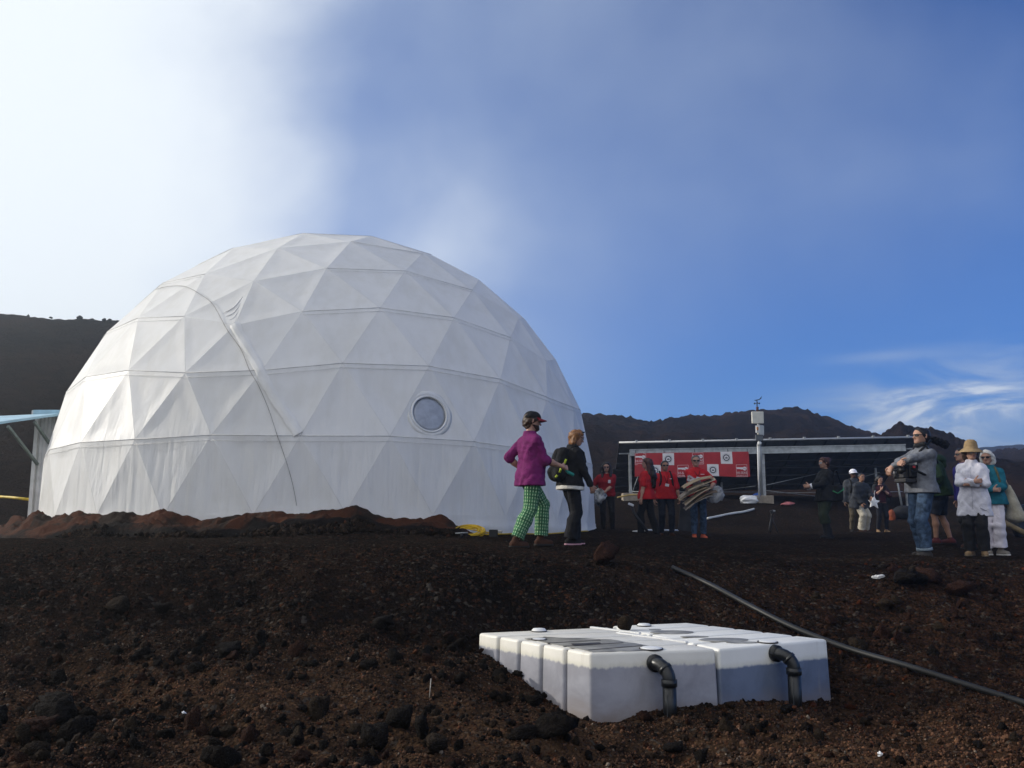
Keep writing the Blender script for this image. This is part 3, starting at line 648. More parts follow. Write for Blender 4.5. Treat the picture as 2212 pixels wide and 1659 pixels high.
M_red = mat('banner_red', (.40, .025, .032), .6, .06); M_wp = mat('white_print', (.72, .70, .72), .6, .02); M_navy = mat('navy_print', (.018, .025, .05), .6, .02); M_pink = mat('pale_print', (.66, .45, .46), .6, .02)
bsheet(0, 0, 1, 1, 0, M_red, 'banner_cloth', nu=60)
def bpoly(poly, h, m, name, parent):               # polygon in banner u,v
    b = MB(); return b.add([bpt(u, v, h) for u, v in poly], [list(range(len(poly)))]).build(name, m, parent)
AR = 3.75 / .80
def disc(u, v, ru, n=24): return [(u + ru * math.cos(2 * math.pi * k / n), v + ru * AR * math.sin(2 * math.pi * k / n)) for k in range(n)]
def ring(u, v, r0, r1, h, m, name, parent, n=28):
    a, b = disc(u, v, r0, n), disc(u, v, r1, n); return MB().add([bpt(*q, h) for q in a + b], [[k, (k + 1) % n, n + (k + 1) % n, n + k] for k in range(n)]).build(name, m, parent)
def text_mesh(s, size):
    cu = bpy.data.curves.new('lettering', 'FONT'); cu.body = s; cu.size = size; cu.align_x = 'CENTER'; cu.align_y = 'CENTER'; cu.resolution_u = 2
    o = bpy.data.objects.new('lettering', cu); C.objects.link(o); dg = bpy.context.evaluated_depsgraph_get(); me = bpy.data.meshes.new_from_object(o.evaluated_get(dg))
    bpy.data.objects.remove(o); V = [v.co.copy() for v in me.vertices]; F = [list(p.vertices) for p in me.polygons]; bpy.data.meshes.remove(me); return V, F
TXT = text_mesh('HI-SEAS', 1.0); tw = max(v.x for v in TXT[0]) - min(v.x for v in TXT[0])
hw, hh = .0485, .245
for (u, v) in ((.051, .26), (.555, .26), (.423, .755), (.93, .755)):
    em = MB()
    for (a, b, c, d) in ((u - hw, v - hh, u + hw, v - hh + .016), (u - hw, v + hh - .016, u + hw, v + hh), (u - hw, v - hh, u - hw + .0035, v + hh), (u + hw - .0035, v - hh, u + hw, v + hh)):
        em.add([bpt(*q, .004) for q in ((a, b), (c, b), (c, d), (a, d))], [[0, 1, 2, 3]])
    o = em.build('emblem_frame', M_pink, ban)
    bpoly([(u - hw + .0035, v - .135), (u + .012, v - .135), (u + .012, v - .055), (u - .012, v - .055), (u - .012, v - .07), (u - hw + .0035, v - .07)], .005, M_wp, 'emblem_bar', ban)
    bpoly(disc(u + .026, v - .085, .0165), .0055, M_wp, 'emblem_disc', ban); bpoly([(u + .0125, v - .105), (u + .04, v - .065), (u + .038, v - .052), (u + .0125, v - .092)], .0075, M_red, 'emblem_slash', ban)
    k = .088 / tw; MB().add([bpt(u + q.x * k, v + .085 - q.y * k * AR * 1.05, .005) for q in TXT[0]], TXT[1]).build('lettering', M_wp, ban)
    sm = MB(); uu = u - .042
    while uu < u + .040:
        w_ = random.uniform(.002, .004); sm.add([bpt(*q, .005) for q in ((uu, v + .165), (uu + w_, v + .165), (uu + w_, v + .205), (uu, v + .205))], [[0, 1, 2, 3]]); uu += w_ + (.0015 if random.random() > .2 else .004)
    sm.build('small_lettering', M_pink, ban)
for (u, v) in ((.295, .265), (.803, .235), (.179, .765), (.68, .755)):
    o = bsheet(u - .049, v - .245, u + .051, v + .25, .004, M_wp, 'emblem_sheet', ban, 4)
    ring(u, v, .034, .037, .0065, mat('grey_print', (.40, .42, .45), .6, .02), 'seal_border', ban); bpoly(disc(u, v, .029), .0065, M_navy, 'seal_disc', ban)
    bpoly(disc(u, v, .020), .0075, M_wp, 'seal_centre', ban); bpoly([(u - .013, v - .02), (u - .006, v + .0), (u, v - .045), (u + .006, v + .0), (u + .013, v - .02), (u + .010, v + .035), (u - .010, v + .035)], .0085, M_navy, 'seal_emblem', ban)
for (u, v) in ((.26, .0), (.53, .0), (.82, .0), (.01, .0), (.99, .0)):
    q = bpt(u, v); MB().tube([q, q + np.array([0, .02, .10])], .012, 5).build('tie', M_dk, ban)

# ------------------------------------------------------------------ water tanks
def tank_material(name, level, lo, hi, rag):
    m = bpy.data.materials.new(name); m.use_nodes = True; nt = m.node_tree; b = nt.nodes['Principled BSDF']
    v = nt.nodes.new('ShaderNodeTexCoord').outputs['Object']; sp = nt.nodes.new('ShaderNodeSeparateXYZ'); nt.links.new(v, sp.inputs[0]); z = X(sp.outputs[2], nt)
    n = noise(nt, v, 3.0, 5, .6, .4); e = noise(nt, xyz(nt, X(sp.outputs[0], nt) * 14, X(sp.outputs[1], nt) * 14, z * 6), 1.2, 4, .65)
    w = (z + (e - .5) * rag).ss(level + .012, level - .012)             # water standing inside the translucent wall
    c = mixc(nt, n.ss(.3, .7), hi, tuple(min(1, k * 1.08) for k in hi)); wc = mixc(nt, n.ss(.35, .65), lo, tuple(k * 1.35 for k in lo))
    rim = (z + (e - .5) * rag).ss(level + .05, level) - w
    c = mixc(nt, rim.max(0) * .35, c, (.45, .43, .30)); c = mixc(nt, w, c, wc)
    st = noise(nt, xyz(nt, X(sp.outputs[0], nt) * 9, X(sp.outputs[1], nt) * 9, z * 1.2), 1.4, 4, .6)
    c = mixc(nt, st.ss(.58, .78) * .30, c, (.42, .36, .28))
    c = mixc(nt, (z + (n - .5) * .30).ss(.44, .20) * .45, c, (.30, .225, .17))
    nt.links.new(c, b.inputs['Base Color']); b.inputs['Roughness'].default_value = .42; b.inputs['Specular IOR Level'].default_value = .35
    b.inputs['Subsurface Weight'].default_value = .0
    bp = nt.nodes.new('ShaderNodeBump'); bp.inputs['Strength'].default_value = .12; bp.inputs['Distance'].default_value = .01
    nt.links.new(noise(nt, v, 24, 3).s, bp.inputs['Height']); nt.links.new(bp.outputs[0], b.inputs['Normal']); return m
M_black = mat('black_pvc', (.010, .011, .012), .36, .1, 8, spec=.5); M_pud = mat('puddle_grime', (.30, .285, .25), .35, .25, 5, bump=.1)
M_lid = mat('white_lid', (.75, .75, .74), .4, .04); M_wet = mat('dark_residue', (.035, .027, .022), .4, .2)
def pr(px, py): return Pz(px, py, TZ)
def tank(corners, name, label, mt, depth=.75):
    """corners on the top plane: near-left, near-right, far-right, far-left; five ribs run across"""
    nl, nr, fr_, fl_ = [np.array(c) for c in corners]; org = (nl + nr + fr_ + fl_) / 4
    t = thing(name, label, 'water tank', tuple(org - np.array([0, 0, depth]))); to = np.array(t.location)
    b = MB(); N = 5; g = .0165
    def q(u, v, z, ins=0.):
        p = (nl * (1 - u) + nr * u) * (1 - v) + (fl_ * (1 - u) + fr_ * u) * v; k = (TZ - z) * .03
        cdir = p - org; cdir[2] = 0; return p + cdir / np.linalg.norm(cdir) * k - np.array([0, 0, TZ - z]) - to
    L = np.linalg.norm(fl_ - nl)
    for k in range(N):
        bm = bmesh.new(); v0, v1 = k / N + (g / L if k else 0), (k + 1) / N - (g / L if k < N - 1 else 0)
        vs = [bm.verts.new(q(u, v, z)) for z in (TZ, TZ - depth) for u, v in ((0, v0), (1, v0), (1, v1), (0, v1))]
        for f in ((3, 2, 1, 0), (4, 5, 6, 7), (0, 1, 5, 4), (1, 2, 6, 5), (2, 3, 7, 6), (3, 0, 4, 7)): bm.faces.new([vs[i] for i in f])
        bmesh.ops.recalc_face_normals(bm, faces=bm.faces); bmesh.ops.bevel(bm, geom=bm.edges[:], offset=.022, segments=3, affect='EDGES', profile=.5)
        bm.verts.index_update(); b.add([v.co.copy() for v in bm.verts], [[v.index for v in f.verts] for f in bm.faces]); bm.free()
    i = .026; vs = [q(u, v, z) for z in (TZ - .014, TZ - depth) for u, v in ((i, .02), (1 - i, .02), (1 - i, .98), (i, .98))]
    o = b.build('shell', mt, t, True)
    cb_ = MB(); cb_.add(vs, [[3, 2, 1, 0], [4, 5, 6, 7], [0, 1, 5, 4], [1, 2, 6, 5], [2, 3, 7, 6], [3, 0, 4, 7]]); cb_.build('groove_web', mat('groove_web', (.10, .10, .105), .6, .25, 8), t)
    return t, to, q
LT = [pr(1275, 1411), pr(1546, 1402), pr(1312, 1355), pr(1034, 1367)]
RT = [pr(1553, 1402), pr(1787, 1381), pr(1483, 1345), pr(1322, 1352)]
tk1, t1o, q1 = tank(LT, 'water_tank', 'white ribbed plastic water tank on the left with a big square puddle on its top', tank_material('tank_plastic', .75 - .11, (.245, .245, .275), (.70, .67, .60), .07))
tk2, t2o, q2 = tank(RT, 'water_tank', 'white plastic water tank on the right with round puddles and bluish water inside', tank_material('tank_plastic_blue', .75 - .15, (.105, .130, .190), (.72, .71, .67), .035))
def flat(poly, h, name, m, par, org):
    V = [p + np.array([0, 0, h]) - org for p in poly]; V2 = [v - np.array([0, 0, .004]) for v in V]; n = len(V)
    return MB().add(V + V2, [list(range(n)), list(range(n, 2 * n))[::-1]] + [[k, k + n, (k + 1) % n + n, (k + 1) % n] for k in range(n)]).build(name, m, par)
def zz3(x, y): return pr((1480 + x / 1.7839) * .67770, (1940 + y / 1.7839) * .67770)
def wob(poly, n=6, a=.012):
    o = []; m = len(poly)
    for i in range(m):
        for k in range(n):
            p = poly[i] * (1 - k / n) + poly[(i + 1) % m] * k / n; o.append(p + np.array([random.uniform(-a, a), random.uniform(-a, a), 0]))
    return o
flat(wob([zz3(x, y) for x, y in ((345, 172), (460, 163), (840, 178), (1088, 222), (1020, 240), (735, 250))]), .0045, 'puddle', M_pud, tk1, t1o)
flat(wob([zz3(x, y) for x, y in ((610, 205), (770, 198), (780, 206), (630, 216))], 4, .006), .0085, 'stain', M_wet, tk1, t1o)
for (x0, y0, x1, y1) in ((470, 198, 770, 181), (560, 216, 900, 196), (700, 238, 1010, 212)):
    flat([zz3(x0, y0), zz3(x0 + 8, y0 + 3), zz3(x1 + 8, y1 + 3), zz3(x1, y1)], .0065, 'groove', mat('dark_groove', (.08, .075, .07), .6), tk1, t1o)
for (x0, y0, x1, y1) in ((870, 138, 1265, 190), (720, 106, 1000, 140)):
    a, b = zz3(x0, y0) - t1o, zz3(x1, y1) - t1o; MB().bar(a, b, .03, .016).build('moulded_rib', M_lid, tk1)
def ell(cx_, cy_, rx, ry, n=28): return [zz3(cx_ + rx * math.cos(2 * math.pi * k / n) * random.uniform(.96, 1.04), cy_ + ry * math.sin(2 * math.pi * k / n)) for k in range(n)][::-1]
for e in ((1180, 136, 125, 10), (1475, 179, 140, 11), (1308, 161, 80, 4.5), (1580, 194, 90, 5), (1085, 121, 35, 3)): flat(ell(*e), .0045, 'puddle', M_pud, tk2, t2o)
def lid(x, y, r, par, org, hgt=.035):
    MB().lathe([(r, 0), (r, hgt * .35), (r * .9, hgt * .6), (r * .8, hgt), (r * .4, hgt * 1.15), (.002, hgt * 1.2)], zz3(x, y) + np.array([0, 0, .004]) - org, 24).build('lid', M_lid, par, True)
    MB().lathe([(r * 1.06, 0), (r * 1.06, .007), (r * .9, .008), (r * .9, 0)], zz3(x, y) + np.array([0, 0, .002]) - org, 24).build('lid_gasket', M_wet, par, True)
lid(425, 130, .068, tk1, t1o, .022); lid(425, 178, .065, tk1, t1o, .008); lid(1062, 231, .09, tk1, t1o, .012); lid(1022, 99, .066, tk2, t2o, .018); lid(1725, 193, .08, tk2, t2o, .010)
def overflow(px, py, px2, py2, dn_px, par, org, nl, nr):
    # socket on the front wall, elbow, down pipe into the ground
    f = nr - nl; f[2] = 0; f /= np.linalg.norm(f); out = np.array([f[1], -f[0], 0]); out = out if out[1] < 0 else -out
    u0 = ray(px, py); k = ((nl - 0) @ out + .006) / (u0 @ out); a = u0 * k; r = .05
    el = [a - out * .03, a + out * .03]; cen = a + out * .05 - np.array([0, 0, .10]) + out * .0
    for t in np.linspace(0, 90, 8): el.append(a + out * (.04 + .10 * math.sin(R(t))) + f * .06 * math.sin(R(t)) + np.array([0, 0, -.10 * (1 - math.cos(R(t)))]))
    e = el[-1]; el.append(e - np.array([0, 0, .02]))
    MB().tube([p - org for p in el], r, 18).build('elbow', M_black, par, True)
    MB().tube([a - out * .015 - org, a + out * .035 - org], .066, 18).tube([el[5] - org, el[6] - org], .056, 18).tube([e - org - np.array([0, 0, .0]), e - org - np.array([0, 0, .05])], .060, 18).build('coupling', M_black, par, True)
    gz = g1(e[0], e[1]); MB().tube([e - org - np.array([0, 0, .02]), np.array([e[0], e[1], gz - .15]) - org], .052, 18).build('down_pipe', M_black, par, True)
    q = e + np.array([-.028, -.05, -.1]); MB().tube([q - org, q - org - np.array([0, 0, .28])], .0022, 4).build('pipe_print', mat('pipe_print', (.10, .105, .11), .6), par)
overflow(1414, 1432, 0, 0, 0, tk1, t1o, LT[0], LT[1]); overflow(1674, 1411, 0, 0, 0, tk2, t2o, RT[0], RT[1])

# long black pipe on the bank
pp = smooth_path([on_ground(1452, 1230, lift=.02), on_ground(1530, 1268, lift=.03), on_ground(1625, 1320, lift=.035), on_ground(1715, 1366, lift=.04), on_ground(1830, 1410, lift=.04), on_ground(1960, 1452, lift=.035), on_ground(2090, 1492, lift=.035), on_ground(2212, 1528, lift=.035), on_ground(2360, 1570, lift=.02), on_ground(2700, 1650, lift=.0)], 8)
tag(MB().tube(pp, .027, 12).build('water_pipe', mat('black_poly_pipe', (.012, .0125, .013), .50, .15, 5, spec=.35), None, True), 'long black plastic pipe running diagonally down the rocky bank past the tanks', 'pipe')

# ------------------------------------------------------------------ loose gravel, nobody could count it
ico = bmesh.new(); bmesh.ops.create_icosphere(ico, subdivisions=1, radius=1); ICV = np.array([v.co[:] for v in ico.verts]); ICF = np.array([[v.index for v in f.verts] for f in ico.faces]); ico.free()
def stones(name, label, x, y, s, cols, sink=.25, z=None):
    n = len(x); z = G(x, y) if z is None else z
    A = rng.normal(size=(n, 3)); A /= np.linalg.norm(A, axis=1)[:, None]; th = rng.uniform(0, 6.28, n)
    K = np.zeros((n, 3, 3)); K[:, 0, 1] = -A[:, 2]; K[:, 0, 2] = A[:, 1]; K[:, 1, 0] = A[:, 2]; K[:, 1, 2] = -A[:, 0]; K[:, 2, 0] = -A[:, 1]; K[:, 2, 1] = A[:, 0]
    Rm = np.eye(3) + np.sin(th)[:, None, None] * K + (1 - np.cos(th))[:, None, None] * (K @ K)
    sc = s[:, None] * rng.uniform(.6, 1.15, (n, 3))
    Vv = ICV[None] * rng.uniform(.68, 1.25, (n, len(ICV), 1)) * sc[:, None, :]; Vv = np.einsum('nij,nkj->nki', Rm, Vv)
    Vv += np.stack([x, y, z + s * sink], -1)[:, None, :]; Ff = (ICF[None] + (np.arange(n) * len(ICV))[:, None, None]).reshape(-1, 3)
    me = mesh_np(name, Vv.reshape(-1, 3), Ff, False)
    ca = me.color_attributes.new('col', 'FLOAT_COLOR', 'POINT'); cc = np.concatenate([np.repeat(cols, len(ICV), 0), np.ones((n * len(ICV), 1))], 1).astype(np.float32)
    ca.data.foreach_set('color', cc.ravel()); return tag(link(name, me, M_stone), label, kind='stuff')
M_stone = rock_material('loose_stone', True)
def stone_cols(n, red=.12, light=.03, warm=None):
    base = np.array([.0066, .0052, .0047]) + rng.uniform(0, 1, (n, 1)) ** 1.7 * np.array([[.025, .0155, .0100]])
    if warm is not None: base = base * (1 + 1.25 * warm[:, None] * np.array([[1.2, .72, .42]]))
    k = rng.uniform(size=n); base[k < red] = np.array([.050, .020, .011]) * rng.uniform(.4, 1.1, ((k < red).sum(), 1)); base[k > 1 - light] = np.array([.075, .06, .047]) * rng.uniform(.5, 1.2, ((k > 1 - light).sum(), 1)); return base
def in_tank(x, y):
    def ins(poly):
        c = np.ones(len(x), bool)
        for i in range(4):
            a, b = poly[i], poly[(i + 1) % 4]; c &= ((b[0] - a[0]) * (y - a[1]) - (b[1] - a[1]) * (x - a[0])) > -.01
        return c
    return ins(LT) | ins(RT)
def scatter(n, y0, y1, pw=1., spread=.66):
    y = y0 + (y1 - y0) * rng.uniform(size=n) ** pw; x = rng.uniform(-spread, spread, n) * (y + .8); k = ~in_tank(x, y); return x[k], y[k]
x, y = scatter(62000, 4.3, 8.0, .9); w = fbm(x * .8, y * .8, 61, 3) * 1.1 + .62 - np.clip((y - 6.6) / 1.6, 0, 1) * .5; s = .0066 * np.exp(rng.normal(0, .42, len(x))) * (1 + .5 * np.clip(fbm(x * .9, y * .9, 8, 2), -.5, 1))
stones('gravel', 'fine brown cinder gravel in the foreground', x, y, s, 2.1 * stone_cols(len(x), .08, .03, np.clip(w, 0, 1)))
x, y = scatter(13000, 4.3, 11.0, 1); k = (rng.uniform(size=len(x)) < .30 + 1.3 * np.clip(fbm(x * .7, y * .9, 14, 3) + .25 * np.exp(-((y - 7.9) / 1.2) ** 2), 0, 1)); x, y = x[k], y[k]
s = .017 * np.exp(rng.normal(0, .42, len(x))); stones('rubble', 'loose dark and rusty lava rubble on the bank', x, y, np.clip(s, 0, .055), .8 * stone_cols(len(x), .11, .004) * (1 + np.clip((x[:, None] - 1.5) / 2, 0, 1) * np.array([[.6, .2, .0]])), .2)
x, y = scatter(30000, 7.6, 13.4, 1.0); s = .0075 * np.exp(rng.normal(0, .40, len(x))) * np.clip((15 - y) / 5, .5, 1.2); stones('cinder', 'fine dark cinder spread over the terrace', x, y, s, .8 * stone_cols(len(x), .05, .004), .1)

tx, ty, tzz, tso = [q.ravel() for q in TARP]; k = rng.choice(len(tx), 5000, p=np.clip(tso - .72, 0, 1) / np.clip(tso - .72, 0, 1).sum()); s = .020 * np.exp(rng.normal(0, .45, len(k)))
stones('cinder', 'dark cinder thrown over the lower edge of the tarp', tx[k] + rng.normal(0, .02, len(k)), ty[k] - .01, np.clip(s, 0, .07), stone_cols(len(k), .03, .004), .2, tzz[k])

# ------------------------------------------------------------------ lava rocks, one by one
def sines(p, seed, f):
    r_ = np.random.default_rng(seed); o = 0
    for k in range(7):
        w = r_.normal(size=3); w *= f * 1.6 ** (k % 4) / np.linalg.norm(w); o = o + np.sin(p @ w + r_.uniform(0, 6.28)) / 1.5 ** (k % 4)
    return o
def rock_mesh(seed, sub=3, jag=.16, f=2.6):
    bm = bmesh.new(); bmesh.ops.create_icosphere(bm, subdivisions=sub, radius=1); V = np.array([v.co[:] for v in bm.verts]); F = np.array([[v.index for v in f.verts] for f in bm.faces]); bm.free()
    r_ = np.random.default_rng(seed); W = V + .22 * np.stack([sines(V, seed + 7, 2.2), sines(V, seed + 8, 2.2), sines(V, seed + 9, 2.2)], 1) * .5
    d = .86 + jag * sines(W, seed, f) + .22 * np.abs(sines(W, seed + 50, f * 2.2)) * .5 + .10 * np.sign(sines(W, seed + 90, f * 2.6)) * np.abs(sines(W, seed + 90, f * 2.6)) ** .6 + .05 * sines(W, seed + 91, f * 6)
    for k in range(7):                                  # knock flat facets off it
        n_ = r_.normal(size=3); n_ /= np.linalg.norm(n_); c = r_.uniform(.45, .85); h = (V * d[:, None]) @ n_; d = np.where(h > c, d * (c + (h - c) * .12) / np.maximum(h, .01), d)
    d = d + .035 * r_.normal(size=len(V)); d = np.clip(d, .4, 1.6)
    return mesh_np('rock', V * d[:, None] * r_.uniform(.7, 1.15, 3), F, False)
M_rock = rock_material('lava_rock', tint=((.0062, .0056, .0056), (.0165, .0130, .0112)), bscale=6)
M_rust = rock_material('rusty_rock', tint=((.014, .009, .008), (.046, .020, .013)), bscale=6); M_brown = rock_material('brown_rock', tint=((.014, .0105, .008), (.040, .028, .019)), bscale=6)
RM = {'d': [rock_mesh(k) for k in range(7)], 'r': [rock_mesh(20 + k) for k in range(4)], 'b': [rock_mesh(40 + k) for k in range(4)]}
for k, m in (('d', M_rock), ('r', M_rust), ('b', M_brown)):
    for me in RM[k]: me.materials.append(m)
def rock(loc, s, kind='d', label=None, group=None, rot=None, i=None, name='rock'):
    me = RM[kind][random.randrange(len(RM[kind])) if i is None else i]; o = link(name, me)
    o.location = loc; o.scale = s if hasattr(s, '__len__') else (s, s * random.uniform(.8, 1.1), s * random.uniform(.7, .95))
    o.rotation_euler = rot or (random.uniform(0, 6.3), random.uniform(0, 6.3), random.uniform(0, 6.3)); return tag(o, label, 'rock', group)
def named_rock(px, py, wpx, kind, label, hf=.8, sink=.25, **kw):
    q = on_ground(px, py); s = wpx / FPX * q[1] / 2 * 1.02; return rock((q[0], q[1] + s * .5, q[2] + s * hf * (1 - sink)), (s, s * .9, s * hf), kind, label, rot=(0, 0, random.uniform(0, 6)), **kw)
named_rock(1306, 1222, 62, 'r', 'big rusty brown lava boulder standing on the edge of the terrace', .95, .1, i=2)
rock(Pz(1351, 1361, TZ) + np.array([0, 0, .062]), (.115, .10, .085), 'b', 'square brown rock resting on top of the water tank', rot=(0, 0, .3), i=1)
rock(Pz(1288, 1354, TZ) + np.array([-.02, .05, .03]), (.085, .06, .05), 'r', 'small rusty red rock at the back edge of the left tank top', rot=(0, 0, .8), i=2)
for a in ((1190, 1605, 84, 'd', 'dark pointed rock in the foreground in front of the left tank', .85), (1130, 1600, 60, 'd', 'low black rock just left of the dark pointed rock', .6), (868, 1590, 75, 'd', 'tall slanted black rock at the centre of the foreground cluster', 1.1),
          (940, 1640, 90, 'b', 'brown elongated slab lying at the bottom of the frame', .5), (800, 1620, 70, 'd', 'rounded black rock left in the foreground cluster', .7), (910, 1600, 56, 'd', 'dark ridge shaped rock leaning right in the foreground cluster', .9), (640, 1425, 60, 'r', 'rusty rock on the left bank', .6), (480, 1418, 70, 'd', 'dark flat rock on the left bank', .5),
          (245, 1330, 46, 'b', 'brown rounded rock on the left terrace edge', .8), (345, 1330, 44, 'd', 'grey topped rock beside the brown rounded rock on the left terrace edge', .6), (110, 1560, 110, 'd', 'largest black boulder at the far left of the foreground', .6), (65, 1600, 90, 'r', 'brownish boulder at the lower left corner', .6), (150, 1600, 70, 'd', 'round dark boulder right of the lower left corner', .8),
          (560, 1400, 44, 'd', 'black rock in the middle of the left bank', .8), (820, 1360, 60, 'd', 'dark rock in the hollow above the left bank', .6), (1395, 1560, 34, 'r', 'orange red stone on the ground before the left tank', .8), (2085, 1290, 60, 'r', 'reddish rock jutting from the right bank', .7), (1975, 1270, 95, 'd', 'wide dark ledge rock on the right bank', .55),
          (2010, 1262, 70, 'r', 'rusty ledge rock beside the wide dark ledge on the right bank', .6), (1700, 1545, 34, 'd', 'small dark rock at the foot of the right down pipe', .7), (1160, 1530, 46, 'd', 'dark rock below the rubble heap', .7), (1465, 1635, 60, 'd', 'dark rock near the bottom edge right of the tanks', .6), (1620, 1590, 40, 'b', 'brown rock in the shadow of the tanks', .6)):
    named_rock(*a)
def rock_patch(n, box, size, kinds, label, group):
    for k in range(n):
        px, py = random.uniform(box[0], box[2]), random.uniform(box[1], box[3]); q = on_ground(px, py)
        if in_tank(np.array([q[0]]), np.array([q[1]]))[0] or (abs(q[0] - .6) < .8 and abs(q[1] - 8.8) < .12): continue
        s = random.uniform(*size) * random.choice((.7, .85, 1, 1.25)); kd = random.choice(kinds)
        rock((q[0], q[1], q[2] + s * .3), s, kd, {'d': 'dark ', 'r': 'rusty red ', 'b': 'brown '}[kd] + label, {'d': 'dark ', 'r': 'rusty ', 'b': 'brown '}[kd] + group)
rock_patch(70, (850, 1370, 1130, 1475), (.03, .062), 'dddrdb', 'rough lava rock in the rubble heap left of the tanks', 'rocks of the heap left of the tanks')
rock_patch(34, (1060, 1400, 1240, 1530), (.03, .055), 'ddr', 'lava rock piled against the left side of the tanks', 'rocks against the tank side')
rock_patch(55, (-20, 1530, 700, 1659), (.035, .075), 'dddrb', 'lava rock strewn in the left foreground', 'rocks in the left foreground')
rock_patch(45, (20, 1380, 800, 1480), (.03, .065), 'dddr', 'lava rock on the left bank', 'rocks on the left bank')
rock_patch(28, (700, 1540, 1300, 1659), (.03, .06), 'ddrb', 'lava rock strewn in the centre foreground', 'rocks in the centre foreground')
rock_patch(40, (1750, 1235, 2250, 1420), (.03, .08), 'drrb', 'lava rock embedded in the right bank', 'rocks in the right bank')
rock_patch(24, (1400, 1560, 2230, 1659), (.025, .05), 'ddrb', 'lava rock strewn in the right foreground', 'rocks in the right foreground')
# black cinder lumps along the tarp
for (px, py, d, s, lab) in ((197, 1116, 13.9, .16, 'black lava lump on the crest of the left tarp'), (160, 1132, 13.9, .22, 'black lava lump in the middle of the left tarp'), (268, 1132, 13.4, .20, 'pointed black lava lump at the gap in the tarp'), (230, 1142, 13.6, .26, 'wide black mound before the left tarp'), (140, 1143, 14.0, .20, 'low black mound at the left end of the tarp'), (75, 1140, 14.6, .18, 'dark mound at the far left end of the tarp'), (700, 1142, 13.0, .26, 'dark mound of cinder before the middle of the tarp'), (610, 1142, 13.0, .22, 'dark mound of cinder before the left middle of the tarp')):
    q = P(px, py, d); rock((q[0], d, g1(q[0], d) + s * .42), (s * 1.3, s * .8, s * .8), 'd', lab, rot=(0, 0, random.uniform(0, 6)))
# skyline rocks of the cone
for px in (30, 62, 110, 172, 176, 200, 226, 236):
    q = P(px, 681 + (px / 250) * 11, 55.2); s = random.uniform(.08, .15) * (2.2 if px in (172,) else 1); rock((q[0], q[1], q[2] - .05 + s * .3), s, 'd', 'taller lava block on the crest of the cone behind the dome' if px == 172 else 'small lava block on the crest of the cone behind the dome', None if px == 172 else 'lava blocks on the crest')

# ------------------------------------------------------------------ cables, pipes and litter
M_yel = mat('yellow_cable', (.62, .40, .02), .5, .08)
co = P(1012, 1142, 13.35); gz = g1(co[0], co[1]); coil = thing('cable_coil', 'coiled bright yellow extension cable lying at the foot of the dome', 'cable', (co[0], co[1], gz))
pts = []
for k in range(7 * 24 + 10):
    a = k / 24 * 2 * math.pi; w = .5 + .5 * math.sin(k * .13); rx = .185 + .04 * w + .02 * math.sin(k * .041); pts.append((rx * math.cos(a) + .03 * math.sin(k * .05), .15 * math.sin(a), .045 + .07 * math.sin(a) + .022 * (k / 170) + .02 * math.sin(k * .09)))
MB().tube(pts, .010, 6).build('loops', M_yel, coil, True)
tl_ = [pts[-1], (.28, .05, .04), (.36, -.02, .035), (.44, -.05, .05)]; MB().tube(smooth_path(tl_, 6), .010, 6).build('free_end', M_yel, coil, True)
MB().box((.47, -.055, .052), (.07, .035, .04), Euler((0, 0, -.3)).to_matrix(), .008).build('plug', mat('clear_plug', (.45, .43, .40), .3), coil)
ln = []
for px, py in ((1030, 1130), (1045, 1137), (1062, 1143), (1080, 1139), (1095, 1137), (1112, 1141), (1130, 1139), (1165, 1142), (1200, 1141), (1240, 1142), (1270, 1143)):
    d = 13.35 + max(0, (px - 1060) / 210) ** 1.5 * 3.0; q = P(px, py, d); ln.append((q[0], q[1], g1(q[0], q[1]) + .02 + (.06 if px < 1035 else 0)))
tag(MB().tube(smooth_path(ln, 6), .011, 6).build('cable', M_yel, None, True), 'yellow cable running along the foot of the dome behind the two visitors', 'cable')
q = P(1066, 1139, 13.2); o = MB().box((0, 0, .04), (.13, .12, .12), bev=.01).build('junction_box', M_dk); o.location = (q[0], q[1], g1(q[0], q[1])); tag(o, 'small dark box where the yellow cable is joined', 'box')
q = P(997, 1163, 12.6); wt_ = thing('tap_fitting', 'small dark metal fitting with a grey handle lying on the gravel', 'fitting', (q[0], q[1], g1(q[0], q[1])))
MB().tube([(0, 0, 0), (0, 0, .07)], .022, 8).build('stem', M_dk, wt_, True); MB().tube([(-.09, 0, .065), (.09, 0, .075)], .01, 6).build('handle', M_galv, wt_, True)
wp = smooth_path([(lambda q: (q[0], q[1], g1(q[0], q[1]) + .03))(P(px, py, d)) for px, py, d in ((1528, 1103, 26.0), (1552, 1094, 26.8), (1580, 1088, 27.4), (1606, 1085, 27.9), (1628, 1085, 28.4))], 6)
tag(MB().tube(wp, .035, 8).build('conduit_pipe', M_trim, None, True), 'curved white pipe lying on the slope below the banner', 'pipe')
wp = [(lambda q: (q[0], q[1], g1(q[0], q[1]) + .03))(P(px, py, d)) for px, py, d in ((1367, 1144, 21.6), (1400, 1142, 21.9), (1465, 1138, 22.3))]
tag(MB().tube(wp, .022, 8).build('conduit_pipe', M_trim, None, True), 'straight white pipe on the ground behind the people in red', 'pipe')
wp = smooth_path([P(1333, 1075, 26) + np.array([0, 0, 0]), P(1350, 1071, 26), P(1364, 1069, 26), P(1378, 1069.5, 26)], 5)
tag(MB().tube(wp, .022, 6).build('rod', mat('tan_rod', (.42, .29, .09), .6), None, True), 'tan rod sticking out beside the woman with the plastic bag', 'rod')
